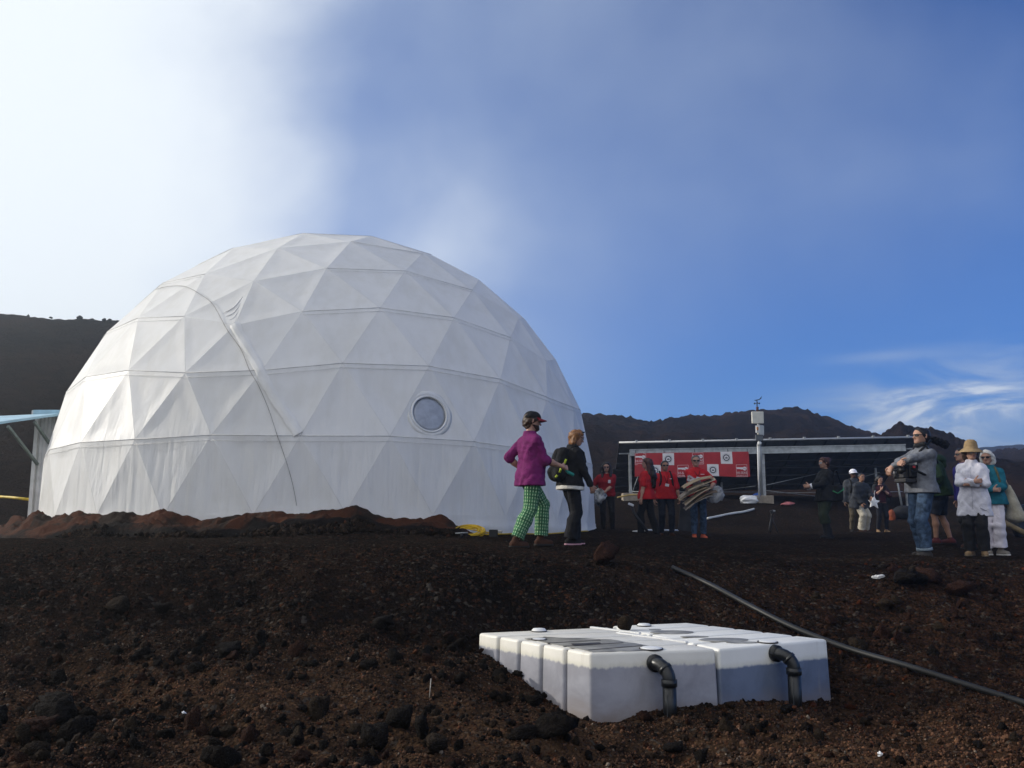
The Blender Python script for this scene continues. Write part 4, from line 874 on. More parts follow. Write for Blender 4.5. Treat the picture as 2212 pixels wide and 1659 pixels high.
# rumpled cloth things
def crumple(name, label, cat, px, py, d, dims, m, seed, amp=.25, group=None):
    bm = bmesh.new(); bmesh.ops.create_icosphere(bm, subdivisions=4, radius=1); V = np.array([v.co[:] for v in bm.verts]); F = np.array([[v.index for v in f.verts] for f in bm.faces]); bm.free()
    dd = 1 + amp * sines(V, seed, 2.2) * .4 - amp * np.abs(sines(V, seed + 3, 4.5)) * .35; V = V * dd[:, None] * np.array(dims); V[:, 2] = np.maximum(V[:, 2], -dims[2] * .6)
    o = link(name, mesh_np(name, V, F), m); q = P(px, py, d); o.location = (q[0], q[1], g1(q[0], q[1]) + dims[2] * .55); return tag(o, label, cat, group)
crumple('cloth', 'crumpled white sheet at the foot of the weather mast', 'sheet', 1617, 1082, 29.4, (.30, .2, .17), mat('white_sheet', (.70, .71, .73), .6, .05), 5)
crumple('cloth', 'crumpled blue sheet tucked against the weather mast', 'sheet', 1634, 1078, 29.7, (.17, .16, .19), mat('blue_sheet', (.04, .11, .42), .6, .1), 6)
crumple('cloth', 'pink cloth lying on the ground under the solar array', 'cloth', 1700, 1087, 29.2, (.26, .15, .09), mat('pink_cloth', (.42, .14, .15), .8, .1), 8, .5)
crumple('duffel', 'black duffel bag on the ground under the right end of the array', 'bag', 1948, 1106, 27.5, (.42, .26, .24), mat('black_nylon', (.012, .012, .014), .7, .2), 9, .12)
crumple('duffel', 'orange pack beside the black duffel bag', 'bag', 1926, 1106, 27.3, (.10, .12, .22), mat('orange_nylon', (.22, .05, .018), .7, .15), 10, .15)
crumple('litter', 'scrap of shiny white plastic on the right bank', 'litter', 1897, 1268, 10.4, (.055, .03, .025), mat('white_scrap', (.75, .75, .76), .3, .05), 12, .6)
for q, dm, lab in ((on_ground(1902, 1642), .016, 'tiny white scrap in the right foreground'), (on_ground(397, 1548), .012, 'tiny white scrap in the left foreground')):
    o = crumple('litter', lab, 'litter', 100, 1600, 5, (dm * 1.2, dm, dm), MATS['white_scrap'], 13, .5); o.location = (q[0], q[1], q[2] + dm)
st = on_ground(927, 1512); tag(MB().tube([st + np.array([0, 0, -.03]), st + np.array([.012, 0, .14])], .0035, 5).build('stake', mat('pale_stake', (.35, .33, .30), .6), None, True), 'thin pale stake stuck in the rubble heap', 'stake')
# small tripod
q = P(1668, 1151, 22); tp = thing('tripod', 'small black camera tripod standing on the path before the slope', 'tripod', (q[0], 22, g1(q[0], 22)))
for a in (90, 215, 325): MB().tube([(0, 0, .40), (.15 * math.cos(R(a)), .15 * math.sin(R(a)), 0)], .016, 6).build('leg', M_dk, tp, True)
MB().tube([(0, 0, .36), (.015, 0, .50)], .022, 8).build('centre_column', M_dk, tp, True); MB().box((.03, 0, .53), (.12, .09, .07), Euler((0, -.3, 0)).to_matrix(), .01).build('camera', M_dk, tp); MB().box((.06, -.05, .545), (.05, .02, .03)).build('plate', M_galv, tp)
# handcart-like timber frame at the right edge
q = P(2190, 1150, 17.5); hc = thing('trailer', 'dark low trailer with a yellowish timber drawbar at the right edge', 'trailer', (q[0], 17.5, g1(q[0], 17.5)))
MB().tube([P(2140, 1113, 17.2) - np.array(hc.location), P(2215, 1152, 16.2) - np.array(hc.location), P(2260, 1172, 15.8) - np.array(hc.location)], .05, 8).build('drawbar', mat('old_timber', (.13, .095, .045), .8, .2), hc, True)
MB().bar(P(2160, 1108, 17.3) - np.array(hc.location), P(2240, 1085, 17.8) - np.array(hc.location), .05, .06).build('frame_bar', M_dk, hc); MB().bar(P(2150, 1095, 17.3) - np.array(hc.location), P(2240, 1122, 17.6) - np.array(hc.location), .05, .05).build('frame_bar', M_dk, hc)
for k in range(6): a = P(2123 + 5 * k, 1102, 17.4) - np.array(hc.location); MB().tube([a, a + np.array([0, 0, .16])], .012, 5).build('slat', M_dk, hc)
c_ = P(2215, 1135, 17.6) - np.array(hc.location); MB().lathe([(.20, -.05), (.30, -.07), (.30, .07), (.20, .05)], c_, 20, Euler((R(90), 0, R(20))).to_matrix()).build('wheel', M_dk, hc, True)

# ------------------------------------------------------------------ people: signed distance fields meshed to smooth, continuous bodies
def V3(*a): return np.array(a, float)
class Field:
    def __init__(s, k=.03): s.pr = []; s.k = k; s.cuts = []; s.sub = []; s.nz = None
    def rc(s, a, b, ra, rb, k=None): s.pr.append((np.asarray(a, float), np.asarray(b, float), ra, rb, s.k if k is None else k)); return s
    def sp(s, c, r, k=None): return s.rc(c, c, r, r, k)
    def cut(s, p, n): s.cuts.append((np.asarray(p, float), np.asarray(n, float) / np.linalg.norm(n))); return s
    def mesh(s, h):
        lo = np.min([np.minimum(a - ra, b - rb) for a, b, ra, rb, _ in s.pr], 0) - .03 - 2 * h; hi = np.max([np.maximum(a + ra, b + rb) for a, b, ra, rb, _ in s.pr], 0) + .03 + 2 * h
        n = np.ceil((hi - lo) / h).astype(int) + 1; ax = [lo[i] + h * np.arange(n[i]) for i in range(3)]
        F = np.full(n, .3, np.float32)
        for a, b, ra, rb, k in s.pr:
            m = max(ra, rb) + k + .05; l = np.minimum(a, b) - m; u = np.maximum(a, b) + m; sl = []
            for i in range(3):
                i0 = max(0, int((l[i] - lo[i]) / h)); i1 = min(n[i], int((u[i] - lo[i]) / h) + 2); sl.append(slice(i0, i1))
            X_, Y_, Z_ = [ax[i][sl[i]] for i in range(3)]; ab = b - a; L = float(ab @ ab) + 1e-12
            px, py, pz = (X_ - a[0])[:, None, None], (Y_ - a[1])[None, :, None], (Z_ - a[2])[None, None, :]
            t = np.clip((px * ab[0] + py * ab[1] + pz * ab[2]) / L, 0, 1)
            d = np.sqrt((px - t * ab[0]) ** 2 + (py - t * ab[1]) ** 2 + (pz - t * ab[2]) ** 2) - (ra + (rb - ra) * t)
            G_ = F[tuple(sl)]; hh = np.maximum(k - np.abs(G_ - d), 0) / k; F[tuple(sl)] = np.minimum(G_, d) - hh * hh * k * .25
        X_, Y_, Z_ = ax[0][:, None, None], ax[1][None, :, None], ax[2][None, None, :]
        if s.nz is not None:
            amp, fr, seed = s.nz; r_ = np.random.default_rng(seed); N = 0
            for q in range(4):
                w = r_.normal(size=3); w *= fr * (1 + .7 * q) / np.linalg.norm(w); w[2] *= .75; N = N + np.sin(X_ * w[0] + Y_ * w[1] + Z_ * w[2] + r_.uniform(0, 6.28) + 1.6 * np.sin(Z_ * fr * .5 + X_ * fr * .3 + q)) / (1 + .5 * q)
            F = F + (amp * .5) * N.astype(np.float32)
        for p, nn in s.cuts: F = np.maximum(F, (X_ - p[0]) * nn[0] + (Y_ - p[1]) * nn[1] + (Z_ - p[2]) * nn[2])
        for p, nn in s.sub: F = np.maximum(F, -nn(X_, Y_, Z_))
        F[0] = F[-1] = .1; F[:, 0] = F[:, -1] = .1; F[:, :, 0] = F[:, :, -1] = .1
        I = F < 0; C8 = [(i, j, k) for i in (0, 1) for j in (0, 1) for k in (0, 1)]; nx, ny, nz_ = np.array(F.shape) - 1
        cnt = sum(I[i:i + nx, j:j + ny, k:k + nz_].astype(np.int8) for i, j, k in C8); act = (cnt > 0) & (cnt < 8); c = np.argwhere(act)
        vid = np.full(act.shape, -1, np.int32); vid[act] = np.arange(len(c)); sm = np.zeros((len(c), 3)); ct = np.zeros(len(c))
        val = {o: F[c[:, 0] + o[0], c[:, 1] + o[1], c[:, 2] + o[2]] for o in C8}
        for o in C8:
            for axn in range(3):
                if o[axn] == 0:
                    o2 = list(o); o2[axn] = 1; o2 = tuple(o2); A, B = val[o], val[o2]; e = (A < 0) != (B < 0); t = np.where(e, A / np.where(e, A - B, 1), 0)
                    for q in range(3): sm[:, q] += np.where(e, o[q] + (t if q == axn else 0), 0)
                    ct += e
        V = lo + h * (c + sm / ct[:, None]); Q = []
        for axn in range(3):
            b_, c_ = (axn + 1) % 3, (axn + 2) % 3; sl0 = [slice(None)] * 3; sl1 = [slice(None)] * 3; sl0[axn] = slice(0, -1); sl1[axn] = slice(1, None)
            A, B = I[tuple(sl0)], I[tuple(sl1)]; e = np.argwhere(A != B); e = e[(e[:, b_] > 0) & (e[:, c_] > 0)]
            ok = (e[:, b_] < act.shape[b_]) & (e[:, c_] < act.shape[c_]); e = e[ok]; fl = A[e[:, 0], e[:, 1], e[:, 2]]
            def g(db, dc):
                q = e.copy(); q[:, b_] -= db; q[:, c_] -= dc; return vid[q[:, 0], q[:, 1], q[:, 2]]
            f = np.stack([g(1, 1), g(0, 1), g(0, 0), g(1, 0)], 1); f = np.where(fl[:, None], f, f[:, ::-1]); Q.append(f)
        Q = np.concatenate(Q); return V, Q[(Q >= 0).all(1)]
def relax(V, Q, it=1):
    for _ in range(it):
        s_ = np.zeros_like(V); c_ = np.zeros(len(V))
        for i in range(4):
            for j in (1, 3): np.add.at(s_, Q[:, i], V[Q[:, (i + j) % 4]]); np.add.at(c_, Q[:, i], 1)
        V = V * .45 + .55 * s_ / np.maximum(c_, 1)[:, None]
    return V
def sdf_obj(f, h, name, mt, parent, it=1):
    V, Q = f.mesh(h); V = relax(V, Q, it); return link(name, mesh_np(name, V, Q), mt, parent)
def rod(v, ax, a):
    v = np.asarray(v, float); ax = np.asarray(ax, float) / np.linalg.norm(ax); return v * math.cos(a) + np.cross(ax, v) * math.sin(a) + ax * (ax @ v) * (1 - math.cos(a))
def ik(a, t, l1, l2, hint):
    d = t - a; L = np.linalg.norm(d); dn_ = d / L; L = min(L, (l1 + l2) * .998); x = (l1 * l1 - l2 * l2 + L * L) / (2 * L); y = math.sqrt(max(1e-8, l1 * l1 - x * x))
    hp = np.asarray(hint, float); hp = hp - dn_ * (hp @ dn_); hp /= np.linalg.norm(hp) + 1e-9; return a + dn_ * x + hp * y, a + dn_ * L

M_skin = mat('skin', (.42, .235, .165), .5, .10, 9); M_skin_tan = mat('skin_tanned', (.34, .18, .115), .5, .1, 9); M_skin_dark = mat('skin_dark', (.10, .055, .038), .5, .1, 9)
M_lens = mat('dark_lens', (.008, .007, .007), .12, .05, spec=.6); M_eye = mat('eye_dark', (.03, .022, .018), .25, .1); M_lip = mat('lips', (.30, .11, .09), .5, .05)
def cloth(name, c, var=.10, rough=.85):
    k = 'cloth_' + name
    if k in MATS: return MATS[k]
    m = mat(k, c, rough, var, 14, spec=.2); nt = m.node_tree; b = nt.nodes['Principled BSDF']; v = nt.nodes.new('ShaderNodeTexCoord').outputs['Object']; sp = nt.nodes.new('ShaderNodeSeparateXYZ'); nt.links.new(v, sp.inputs[0])
    x_, y_, z_ = (X(sp.outputs[i], nt) for i in range(3)); w = noise(nt, xyz(nt, x_ + z_ * .45, y_ - z_ * .3, z_ * .8), 7.5, 3, .5, 1.4)
    bp = nt.nodes.new('ShaderNodeBump'); bp.inputs['Strength'].default_value = .6; bp.inputs['Distance'].default_value = .024
    nt.links.new(((w - .5).abs() * -1.6).s, bp.inputs['Height']); nt.links.new(bp.outputs[0], b.inputs['Normal']); return m
HAIR = {'brown': mat('hair_brown', (.06, .032, .018), .5, .35, 30), 'dark': mat('hair_dark', (.014, .010, .009), .42, .3, 30), 'white': mat('hair_white', (.62, .60, .56), .6, .1, 30), 'ginger': mat('hair_ginger', (.26, .115, .04), .5, .3, 30), 'grey': mat('hair_grey', (.12, .105, .10), .6, .3, 30), 'auburn': mat('hair_auburn', (.065, .022, .014), .5, .3, 30)}
def hand(wr, dr, nm, side, curl=.5, thumb=1, sc=1.):
    """five-fingered hand: wr wrist, dr finger direction, nm palm normal, side = direction of the thumb edge"""
    dr = dr / np.linalg.norm(dr); nm = nm - dr * (nm @ dr); nm /= np.linalg.norm(nm); sd = np.cross(nm, dr) * side; f = Field(.012)
    f.rc(wr - dr * .03, wr + dr * .02, .026 * sc, .027 * sc, .02)
    for o in (-.026, -.009, .009, .026): f.rc(wr + dr * .015 + sd * o * .6, wr + dr * .082 * sc + sd * o * sc, .016 * sc, .0115 * sc, .02)
    for q, (o, L) in enumerate(((.030, .072), (.010, .082), (-.010, .076), (-.029, .058))):
        p = wr + dr * .084 * sc + sd * o * sc; d = dr + sd * o * 1.5; d /= np.linalg.norm(d); axx = np.cross(d, nm)
        for k, fr in enumerate((.45, .31, .24)):
            d = rod(d, axx, curl * (.75 + .25 * k + .07 * q)); p2 = p + d * L * fr * sc; f.rc(p, p2, (.0095 - .0009 * k) * sc, (.0088 - .0009 * k) * sc, .006); p = p2
    p = wr + dr * .02 * sc + sd * .026 * sc; d = dr * .62 + sd * .75 + nm * .25; d /= np.linalg.norm(d)
    for k, L in enumerate((.042, .034, .027)): p2 = p + d * L * sc; f.rc(p, p2, (.0145 - .002 * k) * sc, (.012 - .0018 * k) * sc, .010); p = p2; d = rod(d, np.cross(d, nm), curl * .35); d = d - sd * .18 * (k + 1) * curl; d /= np.linalg.norm(d)
    return f

def person(label, px, py, d, H, rz, skin=M_skin, lean=0., twist=0., pel=(0, 0, 0), head=(0, 0), feet=((.10, .0, 0), (-.10, .0, 0)), knee=((.05, -1, 0), (-.05, -1, 0)), hl=(.27, -.02, .80), hr=(-.27, -.02, .80), eh=((.5, .6, -.3), (-.5, .6, -.3)),
           hd=((0, -.15, -1), (0, -.15, -1)), hn=((-1, 0, 0), (1, 0, 0)), curl=(.45, .45), build=1., fem=False, belly=0., top=None, bottom=None, coat=None, hair=None, shoes=None, face=None, h=.011, mouth=True, lift=(0, 0)):
    """local frame: forward -y, the person's left +x, z up, metres for a body 1.75 m tall and scaled to H"""
    S_ = H / 1.75; base = P(px, py, d); gz = g1(base[0], base[1]); T0 = thing('person', label, 'person', (base[0], base[1], gz), R(rz))
    le, tw_ = R(lean), R(twist); pel = np.asarray(pel, float); PC = V3(0, 0, .95) + pel
    def TT(p, f=1.):                                  # torso: bend forward from the pelvis, twist
        q = np.asarray(p, float) - V3(0, 0, .95); q = rod(q, (0, 0, 1), tw_ * np.clip(q[2] / .4, 0, 1)); return PC + rod(q, (1, 0, 0), le * f)
    w = build; sw = (.165 if fem else .184) * (w ** .5)
    nb = TT((0, .012, 1.475)); yaw, pit = R(head[0]), R(head[1])
    def HT(p):
        q = np.asarray(p, float) - V3(0, .005, 1.50); q = rod(q, (1, 0, 0), pit); q = rod(q, (0, 0, 1), yaw); return TT((0, .005, 1.50)) + rod(q, (1, 0, 0), le * .35)
    shl, shr = TT((sw, .01, 1.383)), TT((-sw, .01, 1.383)); hipl, hipr = PC + V3(.088 * w, 0, -.02), PC + V3(-.088 * w, 0, -.02)
    ua, fa = .285, .255
    ell_, wl = ik(shl, np.asarray(hl, float), ua, fa, eh[0]); elr, wr_ = ik(shr, np.asarray(hr, float), ua, fa, eh[1])
    ank = [V3(f_[0], f_[1] + .0, .088 + lf) for f_, lf in zip(feet, lift)]; kn = []
    for hp, i in ((hipl, 0), (hipr, 1)): k_, a_ = ik(hp, ank[i], .435, .425, knee[i]); kn.append(k_); ank[i] = a_
    legs = ((hipl, kn[0], ank[0]), (hipr, kn[1], ank[1])); arms = ((shl, ell_, wl), (shr, elr, wr_))
    sc = lambda v: np.asarray(v) * S_
    def R3(f, a, b, ra, rb, k=None): f.rc(sc(a), sc(b), ra * S_, rb * S_, (f.k if k is None else k)); return f
    def torso(f, t=0., hips=True, loose=0.):
        for sx in (-1, 1): R3(f, TT((0, .014, 1.425)), TT((sx * sw * .80, .012, 1.378)), .060 + t, .052 + t, .05)
        R3(f, TT((-.088 * w, .0, 1.315)), TT((.088 * w, .0, 1.315)), .108 + t, .108 + t, .06); R3(f, TT((-.078 * w, .0, 1.20)), TT((.078 * w, .0, 1.20)), .104 + t + loose * .3, .104 + t + loose * .3, .07)
        if fem:
            for sx in (-1, 1): R3(f, TT((sx * .075, -.075, 1.275)), TT((sx * .073, -.085, 1.26)), .055 + t, .052 + t, .05)
        R3(f, TT((-.07 * w, -belly * .5, 1.08)), TT((.07 * w, -belly * .5, 1.08)), (.094 if fem else .102) + t + belly * .5 + loose * .7, (.094 if fem else .102) + t + belly * .5 + loose * .7, .07)
        if hips: R3(f, PC + V3(-.075 * w, .008, .0), PC + V3(.075 * w, .008, .0), .112 + t + loose, .112 + t + loose, .07)
    f = Field(.03 * S_); torso(f)
    for (a, b, c) in legs: R3(f, a + V3(0, 0, -.03), b, .082 * w ** .5, .052); R3(f, b, b * .62 + c * .38 + V3(0, .012, 0), .052, .054); R3(f, b * .62 + c * .38 + V3(0, .012, 0), c, .053, .036)
    for i, c in enumerate(ank):
        ya = R(feet[i][2]); fw = V3(math.sin(ya), -math.cos(ya), 0); R3(f, c + V3(0, 0, -.05) - fw * .04, c + V3(0, 0, -.056) + fw * .14, .032, .026)
    for (a, b, c) in arms: R3(f, a, b, .052 * w ** .5, .040); R3(f, b, b * .6 + c * .4, .041, .040); R3(f, b * .6 + c * .4, c, .039, .026)
    R3(f, TT((0, .018, 1.42)), HT((0, .012, 1.56)), .060 if not fem else .052, .052 if not fem else .046, .04)
    R3(f, HT((0, .022, 1.655)), HT((0, -.018, 1.662)), .086, .084, .03); R3(f, HT((0, -.045, 1.60)), HT((0, -.060, 1.563)), .060, .038, .03); R3(f, HT((-.035, -.01, 1.585)), HT((-.02, -.06, 1.555)), .032, .024, .03); R3(f, HT((.035, -.01, 1.585)), HT((.02, -.06, 1.555)), .032, .024, .03)
    R3(f, HT((0, -.095, 1.640)), HT((0, -.118, 1.607)), .010, .014, .012); R3(f, HT((-.03, -.088, 1.662)), HT((.03, -.088, 1.662)), .012, .012, .014)
    for sx in (-1, 1): R3(f, HT((sx * .083, .018, 1.650)), HT((sx * .085, .020, 1.612)), .016, .011, .008)
    V, Q = f.mesh(h); V = relax(V, Q, 1)
    for i, (a, b, c) in enumerate(arms):
        dd = np.asarray(hd[i], float); dd = (c - b) / np.linalg.norm(c - b) if dd @ dd < 1e-6 else dd
        hf = hand(sc(c), dd, np.asarray(hn[i], float), 1 if i == 0 else -1, curl[i], sc=S_ * (.95 if fem else 1.03)); v2, q2 = hf.mesh(.0042 if h < .012 else .006); v2 = relax(v2, q2, 1); Q = np.concatenate([Q, q2 + len(V)]); V = np.concatenate([V, v2])
    link('body', mesh_np('body', V, Q), skin, T0)
    J = dict(T0=T0, S=S_, TT=TT, HT=HT, PC=PC, legs=legs, arms=arms, ank=ank, sc=sc, R3=R3, h=h, sh=(shl, shr), feet=feet)
    # ---- clothes
    def leg_garment(name, mt, t=.018, end=1.96, flare=0., fold=.012, waist=.93, plaid=False, seat=.0, hfac=1.):
        f = Field(.022 * S_); R3(f, PC + V3(-.075 * w, .008, -.02), PC + V3(.075 * w, .008, -.02), .106 + t * .6 + seat, .106 + t * .6 + seat, .05)
        for i, (a, b, c) in enumerate(legs):
            R3(f, a + V3(0, 0, -.03), b, .084 * w ** .5 + t, .056 + t + flare * .25)
            if end > 1:
                q = b + (c - b) * min(1, end - 1.) ; R3(f, b, b * .62 + q * .38 + V3(0, .010, 0), .056 + t + flare * .25, .055 + t + flare * .5); R3(f, b * .62 + q * .38 + V3(0, .010, 0), q + (c - b) / np.linalg.norm(c - b) * .03, .055 + t + flare * .5, .043 + t + flare)
        f.cut(sc(PC + rod(V3(0, 0, waist - .95), (1, 0, 0), le)), rod(V3(0, 0, 1), (1, 0, 0), le)); f.nz = (fold * .65, 32 / S_, 3 + int(px))
        if end >= 1:
            V, Q = f.mesh(h * hfac); keep = None
            # trim each leg square to the shin
        else: V, Q = f.mesh(h * hfac)
        mn = []
        for i, (a, b, c) in enumerate(legs):
            e0 = (a + (b - a) * end) if end < 1 else (b + (c - b) * (end - 1)); ax_ = (b - a) if end < 1 else (c - b); ax_ = ax_ / np.linalg.norm(ax_); mn.append((sc(e0), ax_))
        dA = [np.linalg.norm(V - e, axis=1) for e, _ in mn]; own = np.where(np.abs(V[:, 0] - mn[0][0][0]) + np.abs(V[:, 1] - mn[0][0][1]) <= np.abs(V[:, 0] - mn[1][0][0]) + np.abs(V[:, 1] - mn[1][0][1]), 0, 1)
        for i, (e, ax_) in enumerate(mn):
            k_ = (V - e) @ ax_; m_ = (own == i) & (k_ > 0) & (np.linalg.norm(V - e, axis=1) < .25); V[m_] -= np.outer(k_[m_] * .96, ax_)
        V = relax(V, Q, 1); o = link(name, mesh_np(name, V, Q), mt, T0)
        if plaid:
            best = np.full(len(V), 9e9); uv = np.zeros((len(V), 3))
            for i, (a, b, c) in enumerate(legs):
                acc = 0
                for p0, p1 in ((a + V3(0, 0, .15), a), (a, b), (b, c)):
                    p0, p1 = sc(p0), sc(p1); ax_ = p1 - p0; L = np.linalg.norm(ax_); ax_ /= L; r_ = V - p0; t_ = r_ @ ax_; tc = np.clip(t_, 0, L); pd = r_ - tc[:, None] * ax_; dd = np.linalg.norm(pd, axis=1); xx_ = np.cross(ax_, (0, 1, 0)); xx_ /= np.linalg.norm(xx_); yy_ = np.cross(ax_, xx_)
                    m_ = dd < best; an_ = np.arctan2(pd @ yy_, pd @ xx_); uv[m_, 0] = an_[m_]; uv[m_, 1] = (acc + t_)[m_]; best[m_] = dd[m_]; acc += L
            o.data.attributes.new('weave', 'FLOAT_VECTOR', 'POINT').data.foreach_set('vector', uv.astype(np.float32).ravel())
        return o
    def top_garment(name, mt, t=.016, sleeve=2., hem=.92, loose=.0, fold=.012, collar=0., neck=1.475, flare=0., cuff=.0, open_=0, sl_t=None):
        f = Field(.03 * S_); torso(f, t, hem < 1.05, loose); sl_t = t if sl_t is None else sl_t
        if hem < .9:
            for k in range(4):
                zz_ = .95 - (k + 1) / 4 * (.95 - hem + .05); q = PC + V3(0, .01, zz_ - .95); ww = (.08 + .01 * k) * w; R3(f, q + V3(-ww, 0, 0), q + V3(ww, 0, 0), .114 + t + loose + flare * k * .3, .114 + t + loose + flare * k * .3, .06)
        for (a, b, c) in arms:
            R3(f, a, a * (1 - min(1, sleeve)) + b * min(1, sleeve), .056 * w ** .5 + sl_t, .046 + sl_t + (.01 if sleeve <= 1 else 0))
            if sleeve > 1: q = b + (c - b) * (sleeve - 1); R3(f, b, q, .046 + sl_t, .033 + sl_t + cuff)
        if collar: R3(f, TT((0, .018, 1.45)), HT((0, .018, 1.50 + collar * .4)), .066 + t, .062 + t, .02)
        up = rod(V3(0, 0, 1), (1, 0, 0), le); f.cut(sc(TT((0, 0, neck + (collar if collar else 0)))), up); hp = TT((0, 0, hem)) if hem > .95 else PC + V3(0, 0, hem - .95); f.cut(sc(hp), -(up * .5 + V3(0, 0, .5))); f.nz = (fold * .6, 32 / S_, 5 + int(px))
        return sdf_obj(f, h, name, mt, T0)
    J['leg_garment'] = leg_garment; J['top_garment'] = top_garment
    if bottom: leg_garment(**bottom)
    if top: top_garment(**top)
    if coat: top_garment(**coat)
    def shoe(i, mt, sole, soft=.0, boot=0.):
        ya = R(feet[i][2]); fw = V3(math.sin(ya), -math.cos(ya), 0); c = ank[i]; f = Field(.02 * S_); R3(f, c + V3(0, 0, -.045) - fw * .045, c + V3(0, 0, -.05) + fw * .13, .045, .036); R3(f, c + V3(0, 0, -.03) - fw * .01, c + V3(0, 0, -.045) + fw * .07, .043, .040); R3(f, c + V3(0, 0, -.03) - fw * .02, c + V3(0, 0, .02 + boot), .043, .044)
        f.cut(sc(c + V3(0, 0, -.074)), (0, 0, -1)); f.cut(sc(c + V3(0, 0, .03 + boot)), (0, 0, 1)); o = sdf_obj(f, h * .8, 'shoe', mt, T0)
        f = Field(.02 * S_); R3(f, c + V3(0, 0, -.07) - fw * .05, c + V3(0, 0, -.07) + fw * .135, .047, .040); f.cut(sc(c + V3(0, 0, -.062)), (0, 0, 1)); f.cut(sc(c + V3(0, 0, -.090)), (0, 0, -1)); so_ = sdf_obj(f, h * .7, 'sole', sole, o, 1)
        return o
    if shoes:
        for i in (0, 1): shoe(i, *shoes)
    # ---- hair and face
    if hair:
        kind, col = hair[0], HAIR[hair[1]]; f = Field(.03 * S_); t = .016 if kind == 'bob' or kind == 'long' or kind == 'bun' else .008
        R3(f, HT((0, .028, 1.660)), HT((0, -.010, 1.672)), .086 + t, .080 + t); R3(f, HT((0, .05, 1.62)), HT((0, .045, 1.575)), .066 + t, .046 + t)
        c1 = sc(HT((0, -.122, 1.612))); f.sub.append((None, lambda X_, Y_, Z_, c=c1, r=.108 * S_: np.sqrt((X_ - c[0]) ** 2 + (Y_ - c[1]) ** 2 + (Z_ - c[2]) ** 2) - r))
        if kind == 'long':
            for sx in (-1, -.35, .35, 1):
                p = HT((sx * .075, .045, 1.64)); q = TT((sx * .095, .085, 1.42)); R3(f, p, q, .052, .055); R3(f, q, TT((sx * .075, .115, 1.25)), .055, .03)
            if len(hair) > 2:
                for sx in (-1, 1): R3(f, HT((sx * .088, .0, 1.65)), TT((sx * .10, -.07, 1.40)), .034, .036); R3(f, TT((sx * .10, -.07, 1.40)), TT((sx * .10, -.10, 1.27)), .036, .02)
        if kind == 'bob':
            for sx in (-1, -.4, .4, 1): R3(f, HT((sx * .072, .04, 1.66)), HT((sx * .078, .045, 1.54)), .046, .042)
        if kind == 'bun': f.sp(sc(HT((0, .115, 1.70))), .052 * S_)
        if kind == 'curly':
            r_ = np.random.default_rng(4)
            for k in range(22): a_ = r_.uniform(-1.5, 1.5); zc = r_.uniform(1.555, 1.645); f.sp(sc(HT((.076 * math.sin(a_), .030 + .066 * math.cos(a_), zc))), .020 * S_, .01)
        f.nz = (.010 if kind != 'cropped' else .004, 60, 3); sdf_obj(f, min(h, .010), 'hair', col, T0)
    def cap(mt, brim=None, bm=None):
        f = Field(.02 * S_); R3(f, HT((0, .022, 1.668)), HT((0, -.014, 1.672)), .101, .098); nu = HT((0, 0, 2)) - HT((0, 0, 1)); nf = HT((0, -1, 1)) - HT((0, 0, 1)); f.cut(sc(HT((0, 0, 1.672))), -nu + nf * .12); o = sdf_obj(f, min(h, .010), 'cap', mt, T0)
        if brim is not None:
            m_ = MB(); n_ = 12; ring_ = []
            for rr in (.090, .115, .150, .185):
                ring_.append([HT((rr * .62 * 1.25 * math.sin(a_) if rr > .1 else .098 * math.sin(a_), -.012 - (rr * .98) * math.cos(a_) ** .8 if math.cos(a_) > 0 else -.012, 1.688 - .16 * max(0, rr - .09) - .10 * (abs(math.sin(a_)) ** 2) * max(0, rr - .085) * 3)) * S_ for a_ in np.linspace(-1.45, 1.45, n_)])
            Vb = [p for r_ in ring_ for p in r_]; Vb2 = [p - nu / np.linalg.norm(nu) * .006 for p in Vb]; k_ = len(Vb); Fb = [[i * n_ + j, i * n_ + j + 1, (i + 1) * n_ + j + 1, (i + 1) * n_ + j] for i in range(3) for j in range(n_ - 1)]
            m_.add(Vb + Vb2, Fb + [[q + k_ for q in ff][::-1] for ff in Fb]); m_.build('brim', bm or mt, o, True)
        return o
    J['cap'] = cap
    face = face or ''
    if 'shades' in face or 'glasses' in face:
        mt = M_lens if 'shades' in face else mat('clear_lens', (.35, .36, .37), .1, .02, spec=.6); m_ = MB(); tk = .007
        for sx in (-1, 1):
            P_ = [(sx * (.007 + u), -.104 + .016 * (u / .055) ** 2 * 1.6, 1.642 + v) for u, v in ((.0, .012), (.025, .017), (.05, .015), (.058, .0), (.048, -.018), (.024, -.021), (.005, -.012))]
            A_ = [HT(q) * S_ for q in P_]; B_ = [HT((q[0], q[1] - tk, q[2])) * S_ for q in P_]; n_ = len(P_); m_.add(A_ + B_, [list(range(n_)), list(range(n_, 2 * n_))[::-1]] + [[k, (k + 1) % n_, n_ + (k + 1) % n_, n_ + k] for k in range(n_)])
        gl_ = m_.build('lenses', mt, T0); m_ = MB()
        for sx in (-1, 1): m_.tube([HT((sx * .060, -.088, 1.650)) * S_, HT((sx * .088, -.03, 1.652)) * S_, HT((sx * .092, .03, 1.645)) * S_], .0045, 6)
        m_.tube([HT((-.012, -.112, 1.648)) * S_, HT((.012, -.112, 1.648)) * S_], .0045, 6); m_.build('glasses_frame', M_lens, gl_, True)
